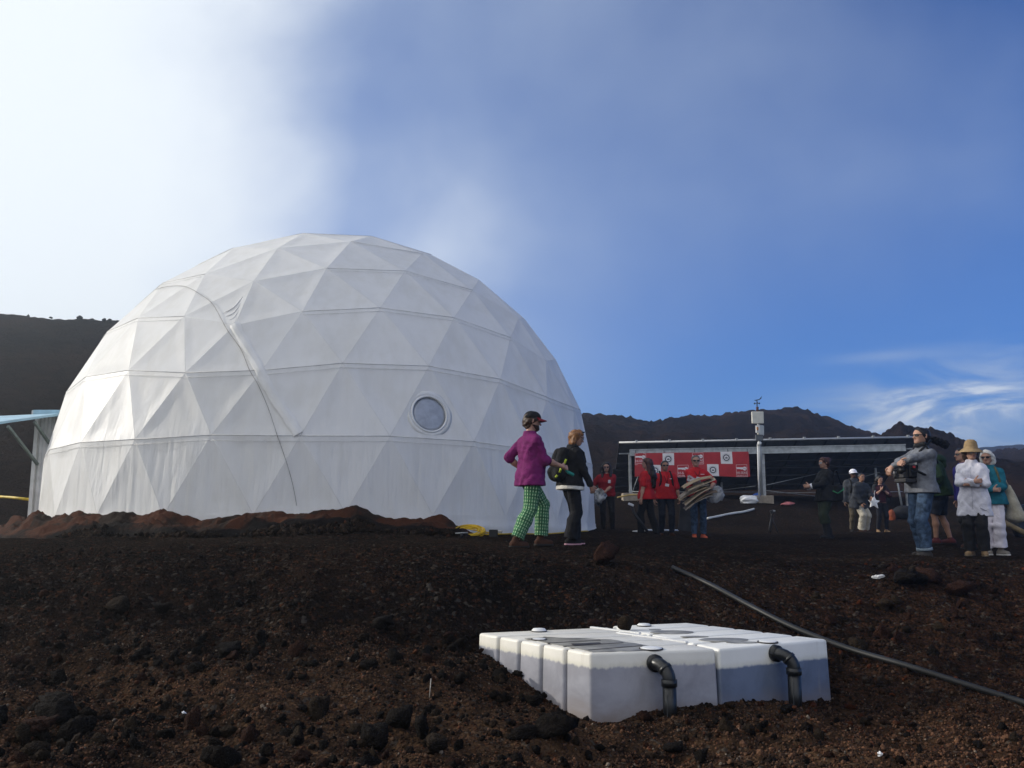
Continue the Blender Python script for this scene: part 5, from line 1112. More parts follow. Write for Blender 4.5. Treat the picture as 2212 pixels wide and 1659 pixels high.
    if 'shades' not in face:
        for sx in (-1, 1): MB().lathe([(.001, -.006), (.010, -.003), (.012, 0), (.010, .003), (.001, .006)], HT((sx * .033, -.0905, 1.641)) * S_, 10, Euler((R(90), 0, 0)).to_matrix()).build('eye', M_eye, T0, True)
        for sx in (-1, 1): MB().tube([HT((sx * .016, -.103, 1.663)) * S_, HT((sx * .036, -.1005, 1.668)) * S_, HT((sx * .052, -.086, 1.662)) * S_], .0042, 6).build('eyebrow', HAIR[hair[1]] if hair else HAIR['brown'], T0, True)
    if mouth: MB().tube([HT((-.022, -.096, 1.579)) * S_, HT((0, -.104, 1.580)) * S_, HT((.022, -.096, 1.579)) * S_], [.003, .0055, .003], 8).build('mouth', M_lip, T0, True)
    if 'beard' in face:
        f = Field(.02 * S_); R3(f, HT((0, -.052, 1.575)), HT((0, -.064, 1.553)), .050, .044); R3(f, HT((-.06, -.01, 1.60)), HT((-.03, -.06, 1.565)), .034, .03); R3(f, HT((.06, -.01, 1.60)), HT((.03, -.06, 1.565)), .034, .03); f.cut(sc(HT((0, 0, 1.588))), HT((0, 0, 2)) - HT((0, 0, 1)))
        f.nz = (.004, 70, 2); sdf_obj(f, .009, 'beard', HAIR[hair[1]], T0)
    return J
def fobj(J, prims, name, mt, k=.02, nz=None, cuts=(), h=None, parent=None, it=1):
    """extra soft part in the person's own frame; prims = (a, b, ra, rb)"""
    f = Field(k * J['S'])
    for a, b, ra, rb in prims: J['R3'](f, a, b, ra, rb)
    for p, n_ in cuts: f.cut(J['sc'](p), n_)
    f.nz = nz; return sdf_obj(f, h or J['h'], name, mt, parent or J['T0'], it)
def tubes(J, pts, r, name, mt, n=8): return MB().tube([J['sc'](p) for p in pts], r, n).build(name, mt, J['T0'], True)
def held(J, name, label, cat, at):                     # a separate thing carried by a person, placed in the world
    T = J['T0']; c, s_ = math.cos(T.rotation_euler.z), math.sin(T.rotation_euler.z); q = np.asarray(at) * J['S']
    return thing(name, label, cat, (T.location[0] + c * q[0] - s_ * q[1], T.location[1] + s_ * q[0] + c * q[1], T.location[2] + q[2]), T.rotation_euler.z)

# ------------------------------------------------------------------ the visitors
C_black = cloth('black', (.010, .010, .011)); C_red = cloth('red', (.42, .012, .016), .05); C_dkred = cloth('dark_red', (.24, .010, .014), .06); C_jean = cloth('denim', (.050, .085, .145), .3); C_djean = cloth('dark_denim', (.018, .022, .032), .2); C_char = cloth('charcoal', (.018, .017, .018))
C_white = cloth('white', (.70, .70, .74), .05); C_cream = cloth('cream', (.42, .38, .29), .12); S_dark = cloth('shoe_dark', (.012, .012, .013)); S_sole = mat('sole_dark', (.02, .018, .016), .8); S_white = mat('sole_white', (.55, .53, .52), .6); S_brown = cloth('shoe_brown', (.060, .026, .015)); S_tan = cloth('shoe_tan', (.26, .17, .09)); M_badge = mat('badge_white', (.62, .63, .65), .4); M_strap = cloth('strap', (.008, .008, .009))
M_plast = mat('clear_plastic', (.50, .51, .53), .18, .25, 9, bump=.8, bscale=26, spec=.6, alpha=.62)
def plaid_material():
    m = bpy.data.materials.new('plaid_green'); m.use_nodes = True; nt = m.node_tree; b = nt.nodes['Principled BSDF']; at = nt.nodes.new('ShaderNodeAttribute'); at.attribute_name = 'weave'
    sp = nt.nodes.new('ShaderNodeSeparateXYZ'); nt.links.new(at.outputs['Vector'], sp.inputs[0]); a, t = X(sp.outputs[0], nt), X(sp.outputs[1], nt)
    v = (a * 17.0).sin(); v2 = (a * 17.0 + 2.4).sin(); u = (t * 150.0).sin(); u2 = (t * 75.0 + .6).sin()
    c = mixc(nt, v.ss(-.3, .4), (.035, .12, .055), (.13, .30, .15)); c = mixc(nt, u.ss(.0, .6) * .5, c, (.05, .17, .08)); c = mixc(nt, (v.ss(.3, .8) * u.ss(.2, -.4)), c, (.40, .54, .33)); c = mixc(nt, v2.ss(.7, .95) * .75, c, (.010, .05, .022)); c = mixc(nt, u2.ss(.85, .97) * .55, c, (.010, .045, .020))
    nt.links.new(c, b.inputs['Base Color']); b.inputs['Roughness'].default_value = .9; b.inputs['Specular IOR Level'].default_value = .15; return m

# 1 man in the magenta shirt and plaid trousers, walking right
J = person('man in magenta shirt and green plaid trousers wearing a black cap with red brim', 1143, 1182, 11.7, 1.80, 114, pel=(0, -.02, -.03), lean=1, head=(-8, 8), feet=((.07, -.20, -4), (-.09, .22, -6)), knee=((.05, -1, 0), (-.05, -1, 0)), hl=(.25, -.02, .98), hr=(-.22, -.36, 1.02), eh=((.35, 1, -.2), (-.2, .9, -.5)), hd=((-.3, -.5, -.7), (.15, -1, -.25)), hn=((-1, 0, 0), (.8, 0, -.5)), curl=(.5, .95), build=1.07, belly=.05, h=.0105, lift=(.015, .0),
           top=dict(name='shirt', mt=cloth('magenta', (.150, .012, .100), .10), t=.016, sleeve=1.12, hem=.80, loose=.008, fold=.016, collar=.03, cuff=.018, sl_t=.010), bottom=dict(name='trousers', mt=plaid_material(), t=.026, end=1.90, flare=.018, fold=.012, plaid=True), shoes=(S_brown, S_sole, 0, .02), hair=('curly', 'brown'), face='beard')
J['cap'](cloth('cap_black', (.010, .010, .012)), True, cloth('cap_red', (.22, .012, .020)))
w = J['arms'][1][2]; c_ = held(J, 'case', 'small teal case held in the hand of the man in the magenta shirt', 'case', w + V3(.0, -.09, -.05))
MB().box((0, -.035, -.04), (.04, .115, .045), Euler((R(24), 0, 0)).to_matrix(), .018).build('case_body', mat('teal_plastic', (.02, .20, .16), .4), c_); MB().box((.0, .015, -.012), (.03, .05, .03), Euler((R(24), 0, 0)).to_matrix(), .008).build('case_tab', mat('teal_dark', (.015, .16, .13), .4), c_)
# 2 woman in the black jacket
J = person('woman in black jacket and flared trousers with blond hair and sunglasses pushed up', 1236, 1180, 12.4, 1.60, 106, lean=7, pel=(0, .02, 0), head=(-4, 16), feet=((.10, -.07, 0), (-.09, .06, -6)), hl=(.27, -.05, .80), hr=(-.25, -.24, .84), eh=((.4, .8, -.3), (-.45, .7, -.4)), curl=(.4, .5), hd=((0, -.2, -1), (.1, -.35, -1)), build=1.08, fem=True, h=.0105,
           top=dict(name='blouse', mt=cloth('white_blouse', (.62, .60, .55), .06), t=.014, sleeve=.15, hem=.82, loose=.012, flare=.02, fold=.012, sl_t=.0), coat=dict(name='jacket', mt=C_black, t=.026, sleeve=1.95, hem=.875, loose=.008, fold=.016, collar=.035, sl_t=.015), bottom=dict(name='trousers', mt=cloth('black_trouser', (.011, .011, .014)), t=.022, end=1.97, flare=.040, fold=.010), shoes=(S_dark, mat('sole_pink', (.55, .30, .36), .6)), hair=('bob', 'ginger'), face='glasses')
S_ = J['S']; HT = J['HT']; tubes(J, [HT((.085, -.03, 1.72)), HT((.05, -.075, 1.745)), HT((0, -.085, 1.75)), HT((-.05, -.075, 1.745)), HT((-.085, -.03, 1.72))], .010, 'raised_sunglasses', M_lens)
TT = J['TT']; bp = held(J, 'backpack', 'black backpack with neon yellow strips worn by the blond woman', 'backpack', (0, 0, 0))
def bpk(J, par, size=1., mt=C_black, neon=None, tz=1.24, off=.23):
    f = Field(.04); TT = J['TT']; R3 = J['R3']
    for dx in (-.09, .09): R3(f, TT((dx * size, off, tz + .15 * size)), TT((dx * size, off + .03, tz - .17 * size)), .095 * size, .115 * size)
    R3(f, TT((-.06 * size, off + .10, tz - .02)), TT((.06 * size, off + .11, tz - .14)), .06 * size, .07 * size); f.nz = (.010, 24, 9); o = sdf_obj(f, J['h'], 'bag_body', mt, par)
    for sx in (-1, 1): MB().tube([J['sc'](TT(q)) for q in ((sx * .10, off - .06, tz + .19), (sx * .12, .02, 1.50), (sx * .125, -.115, 1.40), (sx * .135, -.155, 1.27), (sx * .165, -.09, 1.12), (sx * .15, off - .06, tz - .16))], .021, 8).build('strap', M_strap, par, True)
    if neon:
        for (q, d_) in (((-.19, off - .02, tz + .06), .10), ((-.215, off + .045, tz - .06), .12), ((-.215, off + .10, tz - .20), .05)): MB().tube([J['sc'](TT(q)), J['sc'](TT((q[0] + .01, q[1] + .02, q[2] - d_ * .8)))], .017, 6).build('reflective_strip', neon, par, True)
bpk(J, bp, 1., C_black, mat('neon_yellow', (.50, .62, .04), .5), 1.20, .19)
# 3 woman in red beside the dome
J = person('woman in dark red shirt with a clear plastic bag standing beside the dome', 1312, 1153, 21, 1.64, -6, head=(0, 4), feet=((.13, .02, 12), (-.10, .0, -14)), hl=(-.06, -.26, 1.00), hr=(-.24, -.16, 1.05), eh=((.8, .3, -.5), (-.8, .3, -.5)), hd=((-.9, -.3, -.1), (.4, -.7, -.4)), hn=((0, .3, -1), (.5, 0, -.6)), build=1.12, fem=True, h=.014,
           top=dict(name='shirt', mt=C_dkred, t=.018, sleeve=.85, hem=.90, loose=.012, fold=.012), bottom=dict(name='trousers', mt=C_char, t=.014, end=1.95, fold=.008), shoes=(S_dark, S_white), hair=('long', 'dark', 1), face='shades')
def plastic_bag(J, name, label, c, dims, mt=M_plast, nz=.05, seed=3, par=None):
    bm = bmesh.new(); bmesh.ops.create_icosphere(bm, subdivisions=4, radius=1); V = np.array([v.co[:] for v in bm.verts]); F = np.array([[v.index for v in f.verts] for f in bm.faces]); bm.free()
    V = np.sign(V) * np.abs(V) ** .75; V = V * (1 + .10 * sines(V, seed, 3)[:, None] - .10 * np.abs(sines(V, seed + 1, 7))[:, None]) * np.array(dims)
    o = link(name, mesh_np(name, V, F), mt); T = J['T0']; cc, ss_ = math.cos(T.rotation_euler.z), math.sin(T.rotation_euler.z); q = np.asarray(c) * J['S']
    o.location = (T.location[0] + cc * q[0] - ss_ * q[1], T.location[1] + ss_ * q[0] + cc * q[1], T.location[2] + q[2]); o.rotation_euler = (0, R(20), T.rotation_euler.z); return tag(o, label, 'bag')
plastic_bag(J, 'plastic_bag', 'crumpled clear plastic bag in the arm of the woman beside the dome', (-.20, -.24, .88), (.17, .12, .20), mat('bag_plastic', (.46, .47, .46), .2, .5, 5, bump=.6, bscale=30, spec=.6), seed=8)
MB().box(J['sc'](J['TT']((.07, -.165, 1.27))), (.06, .012, .075)).build('badge', M_badge, J['T0'])
# 4 woman in red seen from behind
J = person('woman in red shirt with very long dark hair turned away to the left', 1398, 1160, 19.2, 1.69, -118, head=(14, -2), lean=-3, feet=((.06, -.12, 4), (-.08, .20, 0)), hl=(.30, -.02, .82), hr=(-.26, -.10, .90), curl=(.4, .5), build=1.14, fem=True, h=.014,
           top=dict(name='shirt', mt=C_red, t=.020, sleeve=.8, hem=.84, loose=.014, fold=.012), bottom=dict(name='trousers', mt=C_black, t=.018, end=1.96, fold=.008, flare=.015), shoes=(S_dark, S_white), hair=('long', 'auburn'))
TT = J['TT']; fobj(J, [(J['HT']((0, .06, 1.60)), TT((.0, .15, 1.36)), .085, .085), (TT((0, .15, 1.36)), TT((-.01, .175, 1.13)), .085, .045)], 'hair_fall', HAIR['dark'], .04, (.012, 45, 2))
MB().box(J['sc'](J['arms'][0][0] + V3(.068, -.02, -.13)), (.006, .05, .02)).build('sleeve_print', M_badge, J['T0'])
mp = held(J, 'monopod', 'black monopod with a white tip leaning beside the woman with very long hair', 'monopod', (.30, -.10, 0)); ml = np.array(mp.location)
mp.rotation_euler = (0, 0, 0); MB().tube([P(1362, 1088, 19.0) - ml + np.array([0, 0, 0]), P(1372, 1112, 18.9) - ml, P(1400, 1150, 18.8) - ml], [.030, .034, .030], 8).build('pole', M_dk, mp, True); MB().box(Vector(P(1363, 1090, 18.95) - ml), (.12, .05, .05), Euler((0, .4, 0)).to_matrix(), .01).build('tip', M_badge, mp)
# 5 man in red with backpack and lanyard
J = person('man in red shirt with sunglasses, backpack straps and a lanyard badge', 1440, 1161, 20, 1.69, 4, head=(0, 2), feet=((.11, -.06, 10), (-.10, .06, -14)), hl=(.30, -.12, .86), hr=(-.26, .02, .84), curl=(.7, .5), build=1.12, h=.014, skin=M_skin_tan, belly=.02,
           top=dict(name='shirt', mt=C_red, t=.019, sleeve=.95, hem=.86, loose=.012, fold=.012, collar=.025), bottom=dict(name='trousers', mt=C_djean, t=.018, end=1.95, fold=.008), shoes=(S_brown, S_sole), hair=('cropped', 'dark'), face='shades')
bpk(J, held(J, 'backpack', 'dark backpack on the man with the lanyard, only its straps showing', 'backpack', (0, 0, 0)), .8, C_char)
def lanyard(J, zb=1.22):
    TT = J['TT']; tubes(J, [TT((.07, -.03, 1.46)), TT((.045, -.125, 1.38)), TT((.01, -.145, zb + .03))], .006, 'lanyard', M_strap, 5); tubes(J, [TT((-.07, -.03, 1.46)), TT((-.045, -.125, 1.38)), TT((0, -.145, zb + .03))], .006, 'lanyard', M_strap, 5); MB().box(J['sc'](TT((.005, -.155, zb - .02))), (.085, .012, .06), Euler((0, .2, 0)).to_matrix()).build('badge', M_badge, J['T0'])
lanyard(J, 1.20); MB().box(J['sc'](J['TT']((.10, -.150, 1.325))), (.055, .008, .014)).build('shirt_print', M_badge, J['T0'])
gp = held(J, 'board', 'grey board hanging from the hand of the man with the lanyard', 'board', J['arms'][0][2] + V3(.16, -.02, -.40)); MB().box((0, 0, 0), (.36, .03, .66), Euler((.05, .12, .1)).to_matrix(), .006).build('sheet', mat('grey_sheet', (.055, .053, .055), .6, .2, 4), gp); MB().box((-.10, -.004, .345), (.10, .045, .04), Euler((.05, .12, .1)).to_matrix(), .008).build('handle_strip', mat('tan_strip', (.25, .18, .11), .7), gp)
# 6 man with the cardboard stack
J = person('tall man in red polo shirt and blue jeans with sunglasses carrying flattened cardboard', 1508, 1165, 19.3, 1.80, 2, head=(-6, 4), feet=((.12, .03, 10), (-.09, -.06, -6)), hl=(.24, -.24, 1.06), hr=(.00, -.34, 1.00), eh=((.9, .3, -.4), (-.8, .2, -.4)), hd=((-.8, -.5, -.2), (.6, -.6, .1)), hn=((0, .5, -1), (0, 0, 1)), curl=(.6, .5), h=.0135, build=1.02,
           top=dict(name='polo_shirt', mt=C_red, t=.018, sleeve=.92, hem=.88, loose=.012, fold=.012, collar=.03), bottom=dict(name='jeans', mt=C_jean, t=.016, end=1.92, fold=.009), shoes=(mat('shoe_orange', (.62, .12, .05), .6), S_white), hair=('cropped', 'grey'), face='shades'); lanyard(J, 1.28); MB().box(J['sc'](J['TT']((.10, -.140, 1.345))), (.085, .008, .012)).build('shirt_print', M_badge, J['T0'])
cs = held(J, 'cardboard_stack', 'stack of flattened brown cardboard sheets wrapped in plastic carried by the tall man', 'cardboard', (-.02, -.42, 1.02)); cs.rotation_euler = (0, 0, 0)
M_cards = [mat('cardboard_%s' % k, c, .85, .14, 6, bump=.1) for k, c in (('tan', (.34, .255, .16)), ('pale', (.44, .36, .25)), ('brown', (.18, .13, .085)), ('grey', (.27, .23, .185)))]
for k in range(8):
    z0 = .16 - .052 * k; L = .62 - .03 * (k % 3); n_ = 10; V = []
    for i in range(n_ + 1):
        t = i / n_; x_ = -.40 + .10 * math.sin(k * 1.3) + L * t; zc = z0 + .15 * t - .10 * (1 - t) ** 2 * (1 + .15 * k) + .02 * math.sin(k * 2 + t * 4)
        for sy in (-.26, -.10, .10): V.append((x_ + .03 * sy, sy + .05 * t, zc + .045 * (sy < -.2) * -1.0))
    V2 = [(a, b, c - .014) for a, b, c in V]; N_ = len(V); m_ = MB(); Fq = [[i * 3 + j, (i + 1) * 3 + j, (i + 1) * 3 + j + 1, i * 3 + j + 1] for i in range(n_) for j in range(2)]
    rim = [i * 3 for i in range(n_ + 1)] + [n_ * 3 + 1, n_ * 3 + 2] + [i * 3 + 2 for i in range(n_ - 1, -1, -1)] + [1]; m_.add(V + V2, Fq + [[q + N_ for q in f_][::-1] for f_ in Fq] + [[rim[q], rim[q] + N_, rim[(q + 1) % len(rim)] + N_, rim[(q + 1) % len(rim)]] for q in range(len(rim))]); m_.build('sheet', M_cards[k % 4], cs)
plastic_bag(J, 'plastic_wrap', 'loose clear plastic hanging under the right arm of the man with the cardboard', (.34, -.26, .92), (.16, .10, .20), seed=21); plastic_bag(J, 'plastic_wrap', 'clear plastic sticking up from the top of the cardboard stack', (-.16, -.42, 1.20), (.15, .07, .085), seed=31)
# 7 woman with hair bun in profile
J = person('woman with a hair bun and glasses in black jacket standing in profile to the left', 1788, 1164, 18.5, 1.67, -82, head=(0, 6), lean=-2, feet=((.08, -.05, 6), (-.09, .10, 0)), hl=(.04, -.37, 1.12), hr=(-.08, -.36, 1.10), eh=((.6, .5, -.6), (-.6, .5, -.6)), hd=((-.3, -1, .1), (.3, -1, .1)), hn=((-1, 0, 0), (1, 0, 0)), build=1.10, fem=True, h=.0135,
           top=dict(name='jacket', mt=C_black, t=.030, sleeve=1.80, hem=.80, loose=.016, fold=.014, collar=.03, sl_t=.024), bottom=dict(name='trousers', mt=cloth('moss', (.022, .030, .018)), t=.035, end=1.42, fold=.012, flare=.03), shoes=(S_dark, S_sole, 0, .12), hair=('bun', 'auburn'), face='glasses')
for i in (0, 1): a = J['arms'][i]; q = a[1] + (a[2] - a[1]) * .80; tubes(J, [q, q + (a[2] - a[1]) * .16], [.062, .056], 'cuff', C_white, 12)
for (a, b, c) in J['legs'][:]: fobj(J, [(b + (c - b) * .3, c, .075, .06)], 'boot_leg', C_char, .01)
bg = held(J, 'shoulder_bag', 'black shoulder bag with green trim behind the woman with the bun', 'bag', (.16, .17, 1.0)); MB().box((0, 0, -.02), (.16, .26, .34), None, .05).build('bag_body', C_black, bg, True); MB().tube([(.085, -.12, .02), (.095, -.02, -.03), (.085, .12, .05), (.0, .14, .10)], .014, 8).build('trim', mat('trim_green', (.03, .20, .08), .6), bg, True); MB().tube([(.05, -.10, .14), (.06, -.04, .42), (.02, .02, .44), (.03, .11, .14)], .016, 8).build('strap', M_strap, bg, True)
# 8 man in white cap, 9 man in front of him
J = person('man in white cap and grey hooded jacket standing behind another man', 1850, 1152, 25, 1.76, 2, skin=M_skin_dark, head=(0, 4), feet=((.10, 0, 8), (-.12, 0, -8)), hr=(-.30, -.05, .86), hl=(.30, -.05, .88), build=1.08, h=.0145, top=dict(name='hoodie', mt=cloth('grey_hoodie', (.052, .056, .064)), t=.032, sleeve=1.9, hem=.84, loose=.014, fold=.014, collar=.04), bottom=dict(name='trousers', mt=cloth('olive_khaki', (.085, .070, .048)), t=.02, end=1.95, fold=.01), shoes=(S_dark, S_sole), hair=('cropped', 'dark'), face='shades')
J['cap'](cloth('cap_white', (.74, .74, .80), .03), True, cloth('cap_white', (.74, .74, .80))); TT = J['TT']
for sx in (-1, 1): tubes(J, [TT((sx * .11, .03, 1.50)), TT((sx * .12, -.125, 1.40)), TT((sx * .13, -.165, 1.25)), TT((sx * .15, -.12, 1.10))], .022, 'pack_strap', M_strap)
J = person('dark haired man in grey jacket and pale khaki trousers stepping sideways with one arm bent', 1862, 1153, 24.3, 1.66, 24, lean=16, pel=(0, .05, -.06), skin=M_skin_tan, head=(-16, -4), feet=((.24, .10, 26), (-.02, -.02, 10)), hl=(.05, -.34, 1.02), hr=(-.16, -.22, .84), eh=((.8, .3, -.4), (-.6, .5, -.4)), build=1.05, h=.0145,
           top=dict(name='jacket', mt=cloth('slate', (.034, .037, .044)), t=.034, sleeve=1.92, hem=.74, loose=.02, fold=.016, collar=.03), bottom=dict(name='trousers', mt=cloth('pale_khaki', (.46, .42, .34), .08), t=.032, end=1.98, flare=.03, fold=.014), shoes=(S_brown, S_sole), hair=('cropped', 'dark'))
# 10 woman with tan boots
J = person('woman in maroon top and dark open jacket with tan boots holding up a phone', 1907, 1153, 25.5, 1.62, 4, head=(0, 8), feet=((.13, 0, 10), (-.13, .02, -10)), hl=(.03, -.20, 1.30), hr=(-.06, -.18, 1.31), eh=((.8, .1, -.8), (-.8, .1, -.8)), hd=((-.5, -.4, .7), (.5, -.4, .7)), hn=((-.3, .9, 0), (.3, .9, 0)), curl=(.8, .8), fem=True, h=.0145,
           top=dict(name='shirt', mt=cloth('maroon', (.045, .010, .018)), t=.014, sleeve=1.3, hem=.93, fold=.008), bottom=dict(name='trousers', mt=cloth('navy', (.013, .014, .022)), t=.014, end=1.9, fold=.008), shoes=(S_tan, S_sole, 0, .06), hair=('long', 'dark'))
TT = J['TT']
for sx in (-1, 1): fobj(J, [(TT((sx * .15, .01, 1.42)), TT((sx * .17, -.02, 1.22)), .075, .085), (TT((sx * .17, -.02, 1.22)), TT((sx * .17, -.03, .98)), .085, .095), (J['arms'][0 if sx > 0 else 1][0], J['arms'][0 if sx > 0 else 1][1], .075, .062)], 'jacket_front', cloth('dark_jacket', (.016, .018, .022)), .03, (.012, 24, 3))
ph = held(J, 'phone', 'black phone held up by the woman with tan boots', 'phone', (0, -.27, 1.36)); MB().box((0, 0, 0), (.075, .012, .145), Euler((.3, 0, 0)).to_matrix(), .005).build('phone_body', M_dk, ph); MB().box((0, .008, .0), (.064, .003, .13), Euler((.3, 0, 0)).to_matrix()).build('screen', M_lens, ph)
q = P(1887.5, 1085, 25.2); sr = MB(); pts_ = []
for k, rr in enumerate((.17, .085, .19, .09, .15, .085, .17, .09, .20, .085)): a_ = k / 10 * 2 * math.pi + .25; pts_.append((rr * math.cos(a_), rr * math.sin(a_)))
sr.add([(x_, -.03, z_) for x_, z_ in pts_] + [(x_, .03, z_) for x_, z_ in pts_] + [(0, -.05, 0), (0, .05, 0)], [[k, (k + 1) % 10, 20] for k in range(10)] + [[10 + (k + 1) % 10, 10 + k, 21] for k in range(10)] + [[k, 10 + k, 10 + (k + 1) % 10, (k + 1) % 10] for k in range(10)])
o = sr.build('star_glint', mat('star_glint_white', (.90, .90, .92), .35, .01)); o.location = q; tag(o, 'white star shaped balloon modelled as a solid beside the woman with tan boots', 'glint'); MB().tube([(.03, 0, .14), (.05, .05, .26), (.10, .10, .34)], .006, 5).build('glint_tail', M_badge, o, True)  # bright reflection built as a solid white star, with an added thread
# 11 cameraman
J = person('cameraman in grey sweater and rolled up jeans with sunglasses and crossed arms', 2004, 1206, 12.5, 1.81, -74, head=(-4, -2), lean=-5, pel=(0, -.03, 0), feet=((.10, -.10, 4), (-.12, .04, -10)), hl=(-.06, -.42, 1.22), hr=(.06, -.41, 1.25), eh=((.8, .3, .5), (-.9, .0, -.2)), hd=((-.25, -.5, -.85), (.8, -.45, .05)), hn=((-.3, .6, -.5), (.2, .7, -.3)), curl=(.6, .7), build=1.06, belly=.06, h=.0105,
           top=dict(name='sweater', mt=cloth('heather_grey', (.165, .175, .20), .16), t=.016, sleeve=1.92, hem=.86, loose=.008, fold=.013, collar=.02, sl_t=.010), bottom=dict(name='jeans', mt=C_jean, t=.022, end=1.88, fold=.012, flare=.012), shoes=(cloth('boot_grey', (.060, .052, .046)), S_sole, 0, .03), hair=('cropped', 'dark'), face='shades')
TT = J['TT']; HT = J['HT']
for (a, b, c) in J['legs']: q = b + (c - b) * .86; tubes(J, [q, q + (c - b) * .10], [.082, .090], 'rolled_cuff', cloth('pale_denim', (.26, .32, .38)), 20)
cm = held(J, 'video_camera', 'black camcorder rig strapped to the belly of the cameraman', 'camera', TT((0, -.235, 1.10))); Mk = mat('camera_black', (.012, .012, .013), .45, .2); Mg = mat('camera_grey', (.035, .033, .034), .5, .2)
MB().box((0, .03, .03), (.26, .15, .18), None, .02).build('camera_body', Mk, cm); MB().box((-.02, -.08, .0), (.21, .09, .13), None, .015).build('recorder', Mg, cm); MB().box((0, -.02, -.095), (.23, .20, .06), None, .015).build('battery_plate', Mg, cm); MB().tube([(.05, -.08, .05), (.05, -.15, .04)], [.042, .047], 16).build('lens', Mk, cm, True); MB().box((-.07, -.130, .02), (.06, .012, .03)).build('label_plate', mat('label_grey', (.30, .30, .31), .5), cm); MB().box((.134, .02, .09), (.012, .04, .03)).build('record_button', mat('record_red', (.45, .03, .03), .4), cm)
tubes(J, [TT((.17, -.30, 1.16)), TT((.20, -.14, 1.10)), TT((.20, .02, 1.06)), TT((.14, .16, 1.06)), TT((-.14, .16, 1.06)), TT((-.20, 0, 1.06)), TT((-.17, -.28, 1.14))], .018, 'waist_strap', M_strap); tubes(J, [TT((.06, -.16, 1.47)), TT((.14, -.06, 1.50)), TT((.205, .05, 1.34)), TT((.14, .15, 1.28)), TT((-.10, .15, 1.36))], .014, 'chest_strap', M_strap)
fobj(J, [(HT((.075, -.01, 1.53)), HT((.0, -.085, 1.505)), .028, .028), (HT((-.075, -.01, 1.53)), HT((0, -.085, 1.505)), .028, .028), (HT((.075, -.01, 1.53)), HT((0, .075, 1.53)), .028, .028)], 'headphones', Mk, .01)
mc = held(J, 'microphone', 'boom microphone with black furry windscreen over the shoulder of the cameraman', 'microphone', (0, 0, 0)); f = Field(.02); f.rc((.02, .22, 1.645), (-.02, .45, 1.585), .046, .056); f.nz = (.014, 130, 6); sdf_obj(f, .008, 'windscreen', cloth('fur_black', (.009, .009, .010)), mc, 0); MB().tube([(.10, -.10, 1.47), (.06, .05, 1.55), (.02, .20, 1.655)], .017, 8).build('boom_pole', Mk, mc, True)
# 12 person in the green jacket
J = person('person in dark green hooded jacket and denim shorts bowing the head behind the cameraman', 2040, 1177, 16, 1.78, -118, lean=10, head=(10, 38), feet=((.08, -.12, 0), (-.10, .10, 0)), hl=(.30, -.14, .93), hr=(-.26, -.22, 1.0), build=1.12, h=.0125, skin=M_skin_tan, top=dict(name='jacket', mt=cloth('forest_green', (.016, .036, .014)), t=.040, sleeve=1.85, hem=.83, loose=.02, fold=.018, collar=.02, sl_t=.034), bottom=dict(name='shorts', mt=C_djean, t=.034, end=.98, fold=.012), shoes=(mat('shoe_red', (.08, .011, .012), .7), S_sole), hair=('cropped', 'dark'), face='shades')
fobj(J, [(J['TT']((-.07, .10, 1.49)), J['TT']((.07, .10, 1.49)), .075, .075), (J['TT']((0, .13, 1.46)), J['TT']((0, .15, 1.36)), .08, .05)], 'hood', cloth('forest_green', (0, 0, 0)), .03, (.012, 24, 4))
# 15 man behind, 13 white coat, 14 teal jacket
J = person('man with dark hair and sunglasses in blue jacket mostly hidden behind the white coat', 2099, 1186, 15.4, 1.72, -82, lean=7, build=.85, head=(-4, -4), feet=((.12, -.06, 0), (-.12, .05, 0)), h=.013, top=dict(name='jacket', mt=cloth('violet_blue', (.030, .025, .17)), t=.022, sleeve=1.9, hem=.84, fold=.012, collar=.03), bottom=dict(name='trousers', mt=C_char, t=.016, end=1.95), shoes=(S_brown, S_sole), hair=('cropped', 'dark'), face='shades')
J = person('woman in long white coat and tan sun hat with crossed arms and dark trousers', 2113, 1202, 13.2, 1.63, -34, head=(26, 8), lean=-3, feet=((.10, -.02, 14), (-.10, .02, -18)), hl=(-.01, -.225, 1.12), hr=(.05, -.255, 1.16), eh=((.9, .2, -.5), (-.9, .2, -.5)), hd=((-1, .15, .1), (1, .15, .1)), hn=((0, 1, 0), (0, 1, 0)), curl=(.5, .6), build=.98, fem=True, h=.0105,
           top=dict(name='coat', mt=cloth('white_coat', (.66, .65, .72), .05), t=.018, sleeve=1.88, hem=.62, loose=.012, fold=.018, collar=.045, sl_t=.014), bottom=dict(name='trousers', mt=C_char, t=.020, end=1.97, flare=.025, fold=.012), shoes=(S_tan, mat('sole_tan', (.20, .15, .09), .8)), hair=('bob', 'brown'), face='glasses')
HT = J['HT']; m_ = MB(); n_ = 32; prof = [(.003, 1.845), (.05, 1.840), (.085, 1.805), (.098, 1.75), (.104, 1.705), (.125, 1.690), (.148, 1.668), (.166, 1.650), (.168, 1.644), (.148, 1.660), (.125, 1.678), (.100, 1.690)]
VV = [HT((r_ * math.cos(2 * math.pi * k / n_) * (1.06 if r_ > .11 else 1), .01 + r_ * 1.12 * math.sin(2 * math.pi * k / n_), z_ - .018 * math.cos(4 * math.pi * k / n_) * max(0, r_ - .10) * 10 - .012 * math.sin(6 * math.pi * k / n_) * max(0, r_ - .1) * 8)) * J['S'] for r_, z_ in prof for k in range(n_)]
m_.add(VV, [[i * n_ + k, i * n_ + (k + 1) % n_, (i + 1) * n_ + (k + 1) % n_, (i + 1) * n_ + k] for i in range(len(prof) - 1) for k in range(n_)]); m_.build('sun_hat', cloth('straw', (.30, .21, .11), .12), J['T0'], True)
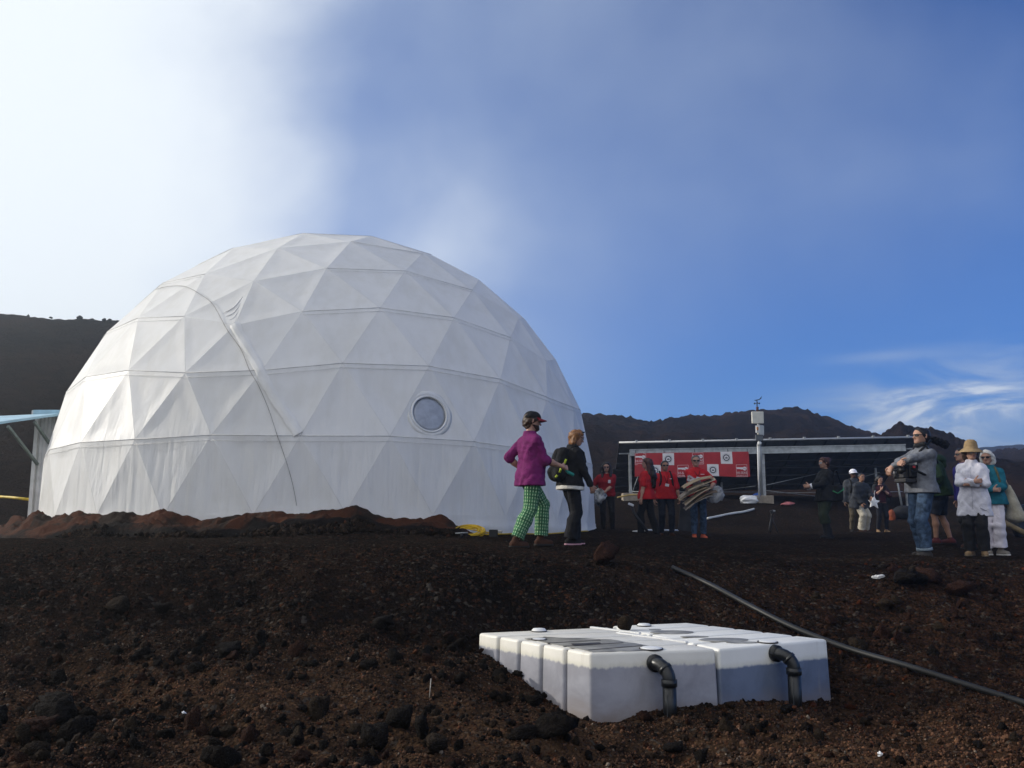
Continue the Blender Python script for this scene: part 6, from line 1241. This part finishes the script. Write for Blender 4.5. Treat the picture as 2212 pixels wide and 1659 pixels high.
tubes(J, [J['TT']((0, -.155, 1.38)), J['TT']((.005, -.175, 1.15)), J['TT']((.0, -.165, .95)), J['PC'] + V3(0, -.20, -.22)], .004, 'coat_placket', cloth('coat_shade', (.42, .42, .48)), 5)
MB().tube([J['sc'](J['PC'] + V3(.10, -.175, -.20)), J['sc'](J['PC'] + V3(.19, -.10, -.25))], .006, 5).build('pocket_edge', cloth('coat_shade', (0, 0, 0)), J['T0'], True)
J = person('white haired woman in teal jacket and white trousers with sunglasses', 2149, 1200, 13.9, 1.61, -28, head=(-14, 4), feet=((.10, -.05, 46), (-.08, .02, 10)), hl=(-.02, -.24, 1.11), hr=(.04, -.27, 1.08), eh=((.9, .25, -.4), (-.9, .2, -.5)), hd=((-1, .1, .0), (1, .1, .0)), hn=((0, 1, 0), (0, 1, 0)), build=1.0, fem=True, h=.0105,
           top=dict(name='jacket', mt=cloth('teal', (.012, .135, .185), .12), t=.021, sleeve=1.9, hem=.84, loose=.014, fold=.018, collar=.035, sl_t=.016), bottom=dict(name='trousers', mt=cloth('white_linen', (.66, .62, .68), .05), t=.030, end=1.88, flare=.024, fold=.014), shoes=(cloth('sneaker', (.20, .18, .16)), S_white), hair=('bob', 'white'), face='shades')
TT = J['TT']; fobj(J, [(TT((-.02, -.15, 1.40)), TT((-.03, -.165, 1.30)), .045, .02)], 'white_shirt', C_white, .01); tubes(J, [TT((.10, -.06, 1.47)), TT((.135, -.125, 1.36)), TT((.16, -.14, 1.22)), TT((.22, .02, 1.10))], .016, 'bag_strap', cloth('olive_strap', (.12, .11, .06)))
bg = held(J, 'cloth_bag', 'big cream cloth bag hanging at the side of the white haired woman', 'bag', (.30, .10, .86)); f = Field(.05); f.rc((0, 0, .26), (.02, .0, .02), .03, .085); f.rc((.02, 0, .02), (.05, .02, -.18), .085, .115); f.rc((.0, 0, -.20), (.10, .02, -.21), .075, .08); f.nz = (.016, 17, 3); sdf_obj(f, .012, 'sack', C_cream, bg); MB().tube([(0, 0, .22), (-.06, -.03, .40), (-.10, -.06, .52)], .012, 6).build('cord', C_cream, bg, True)
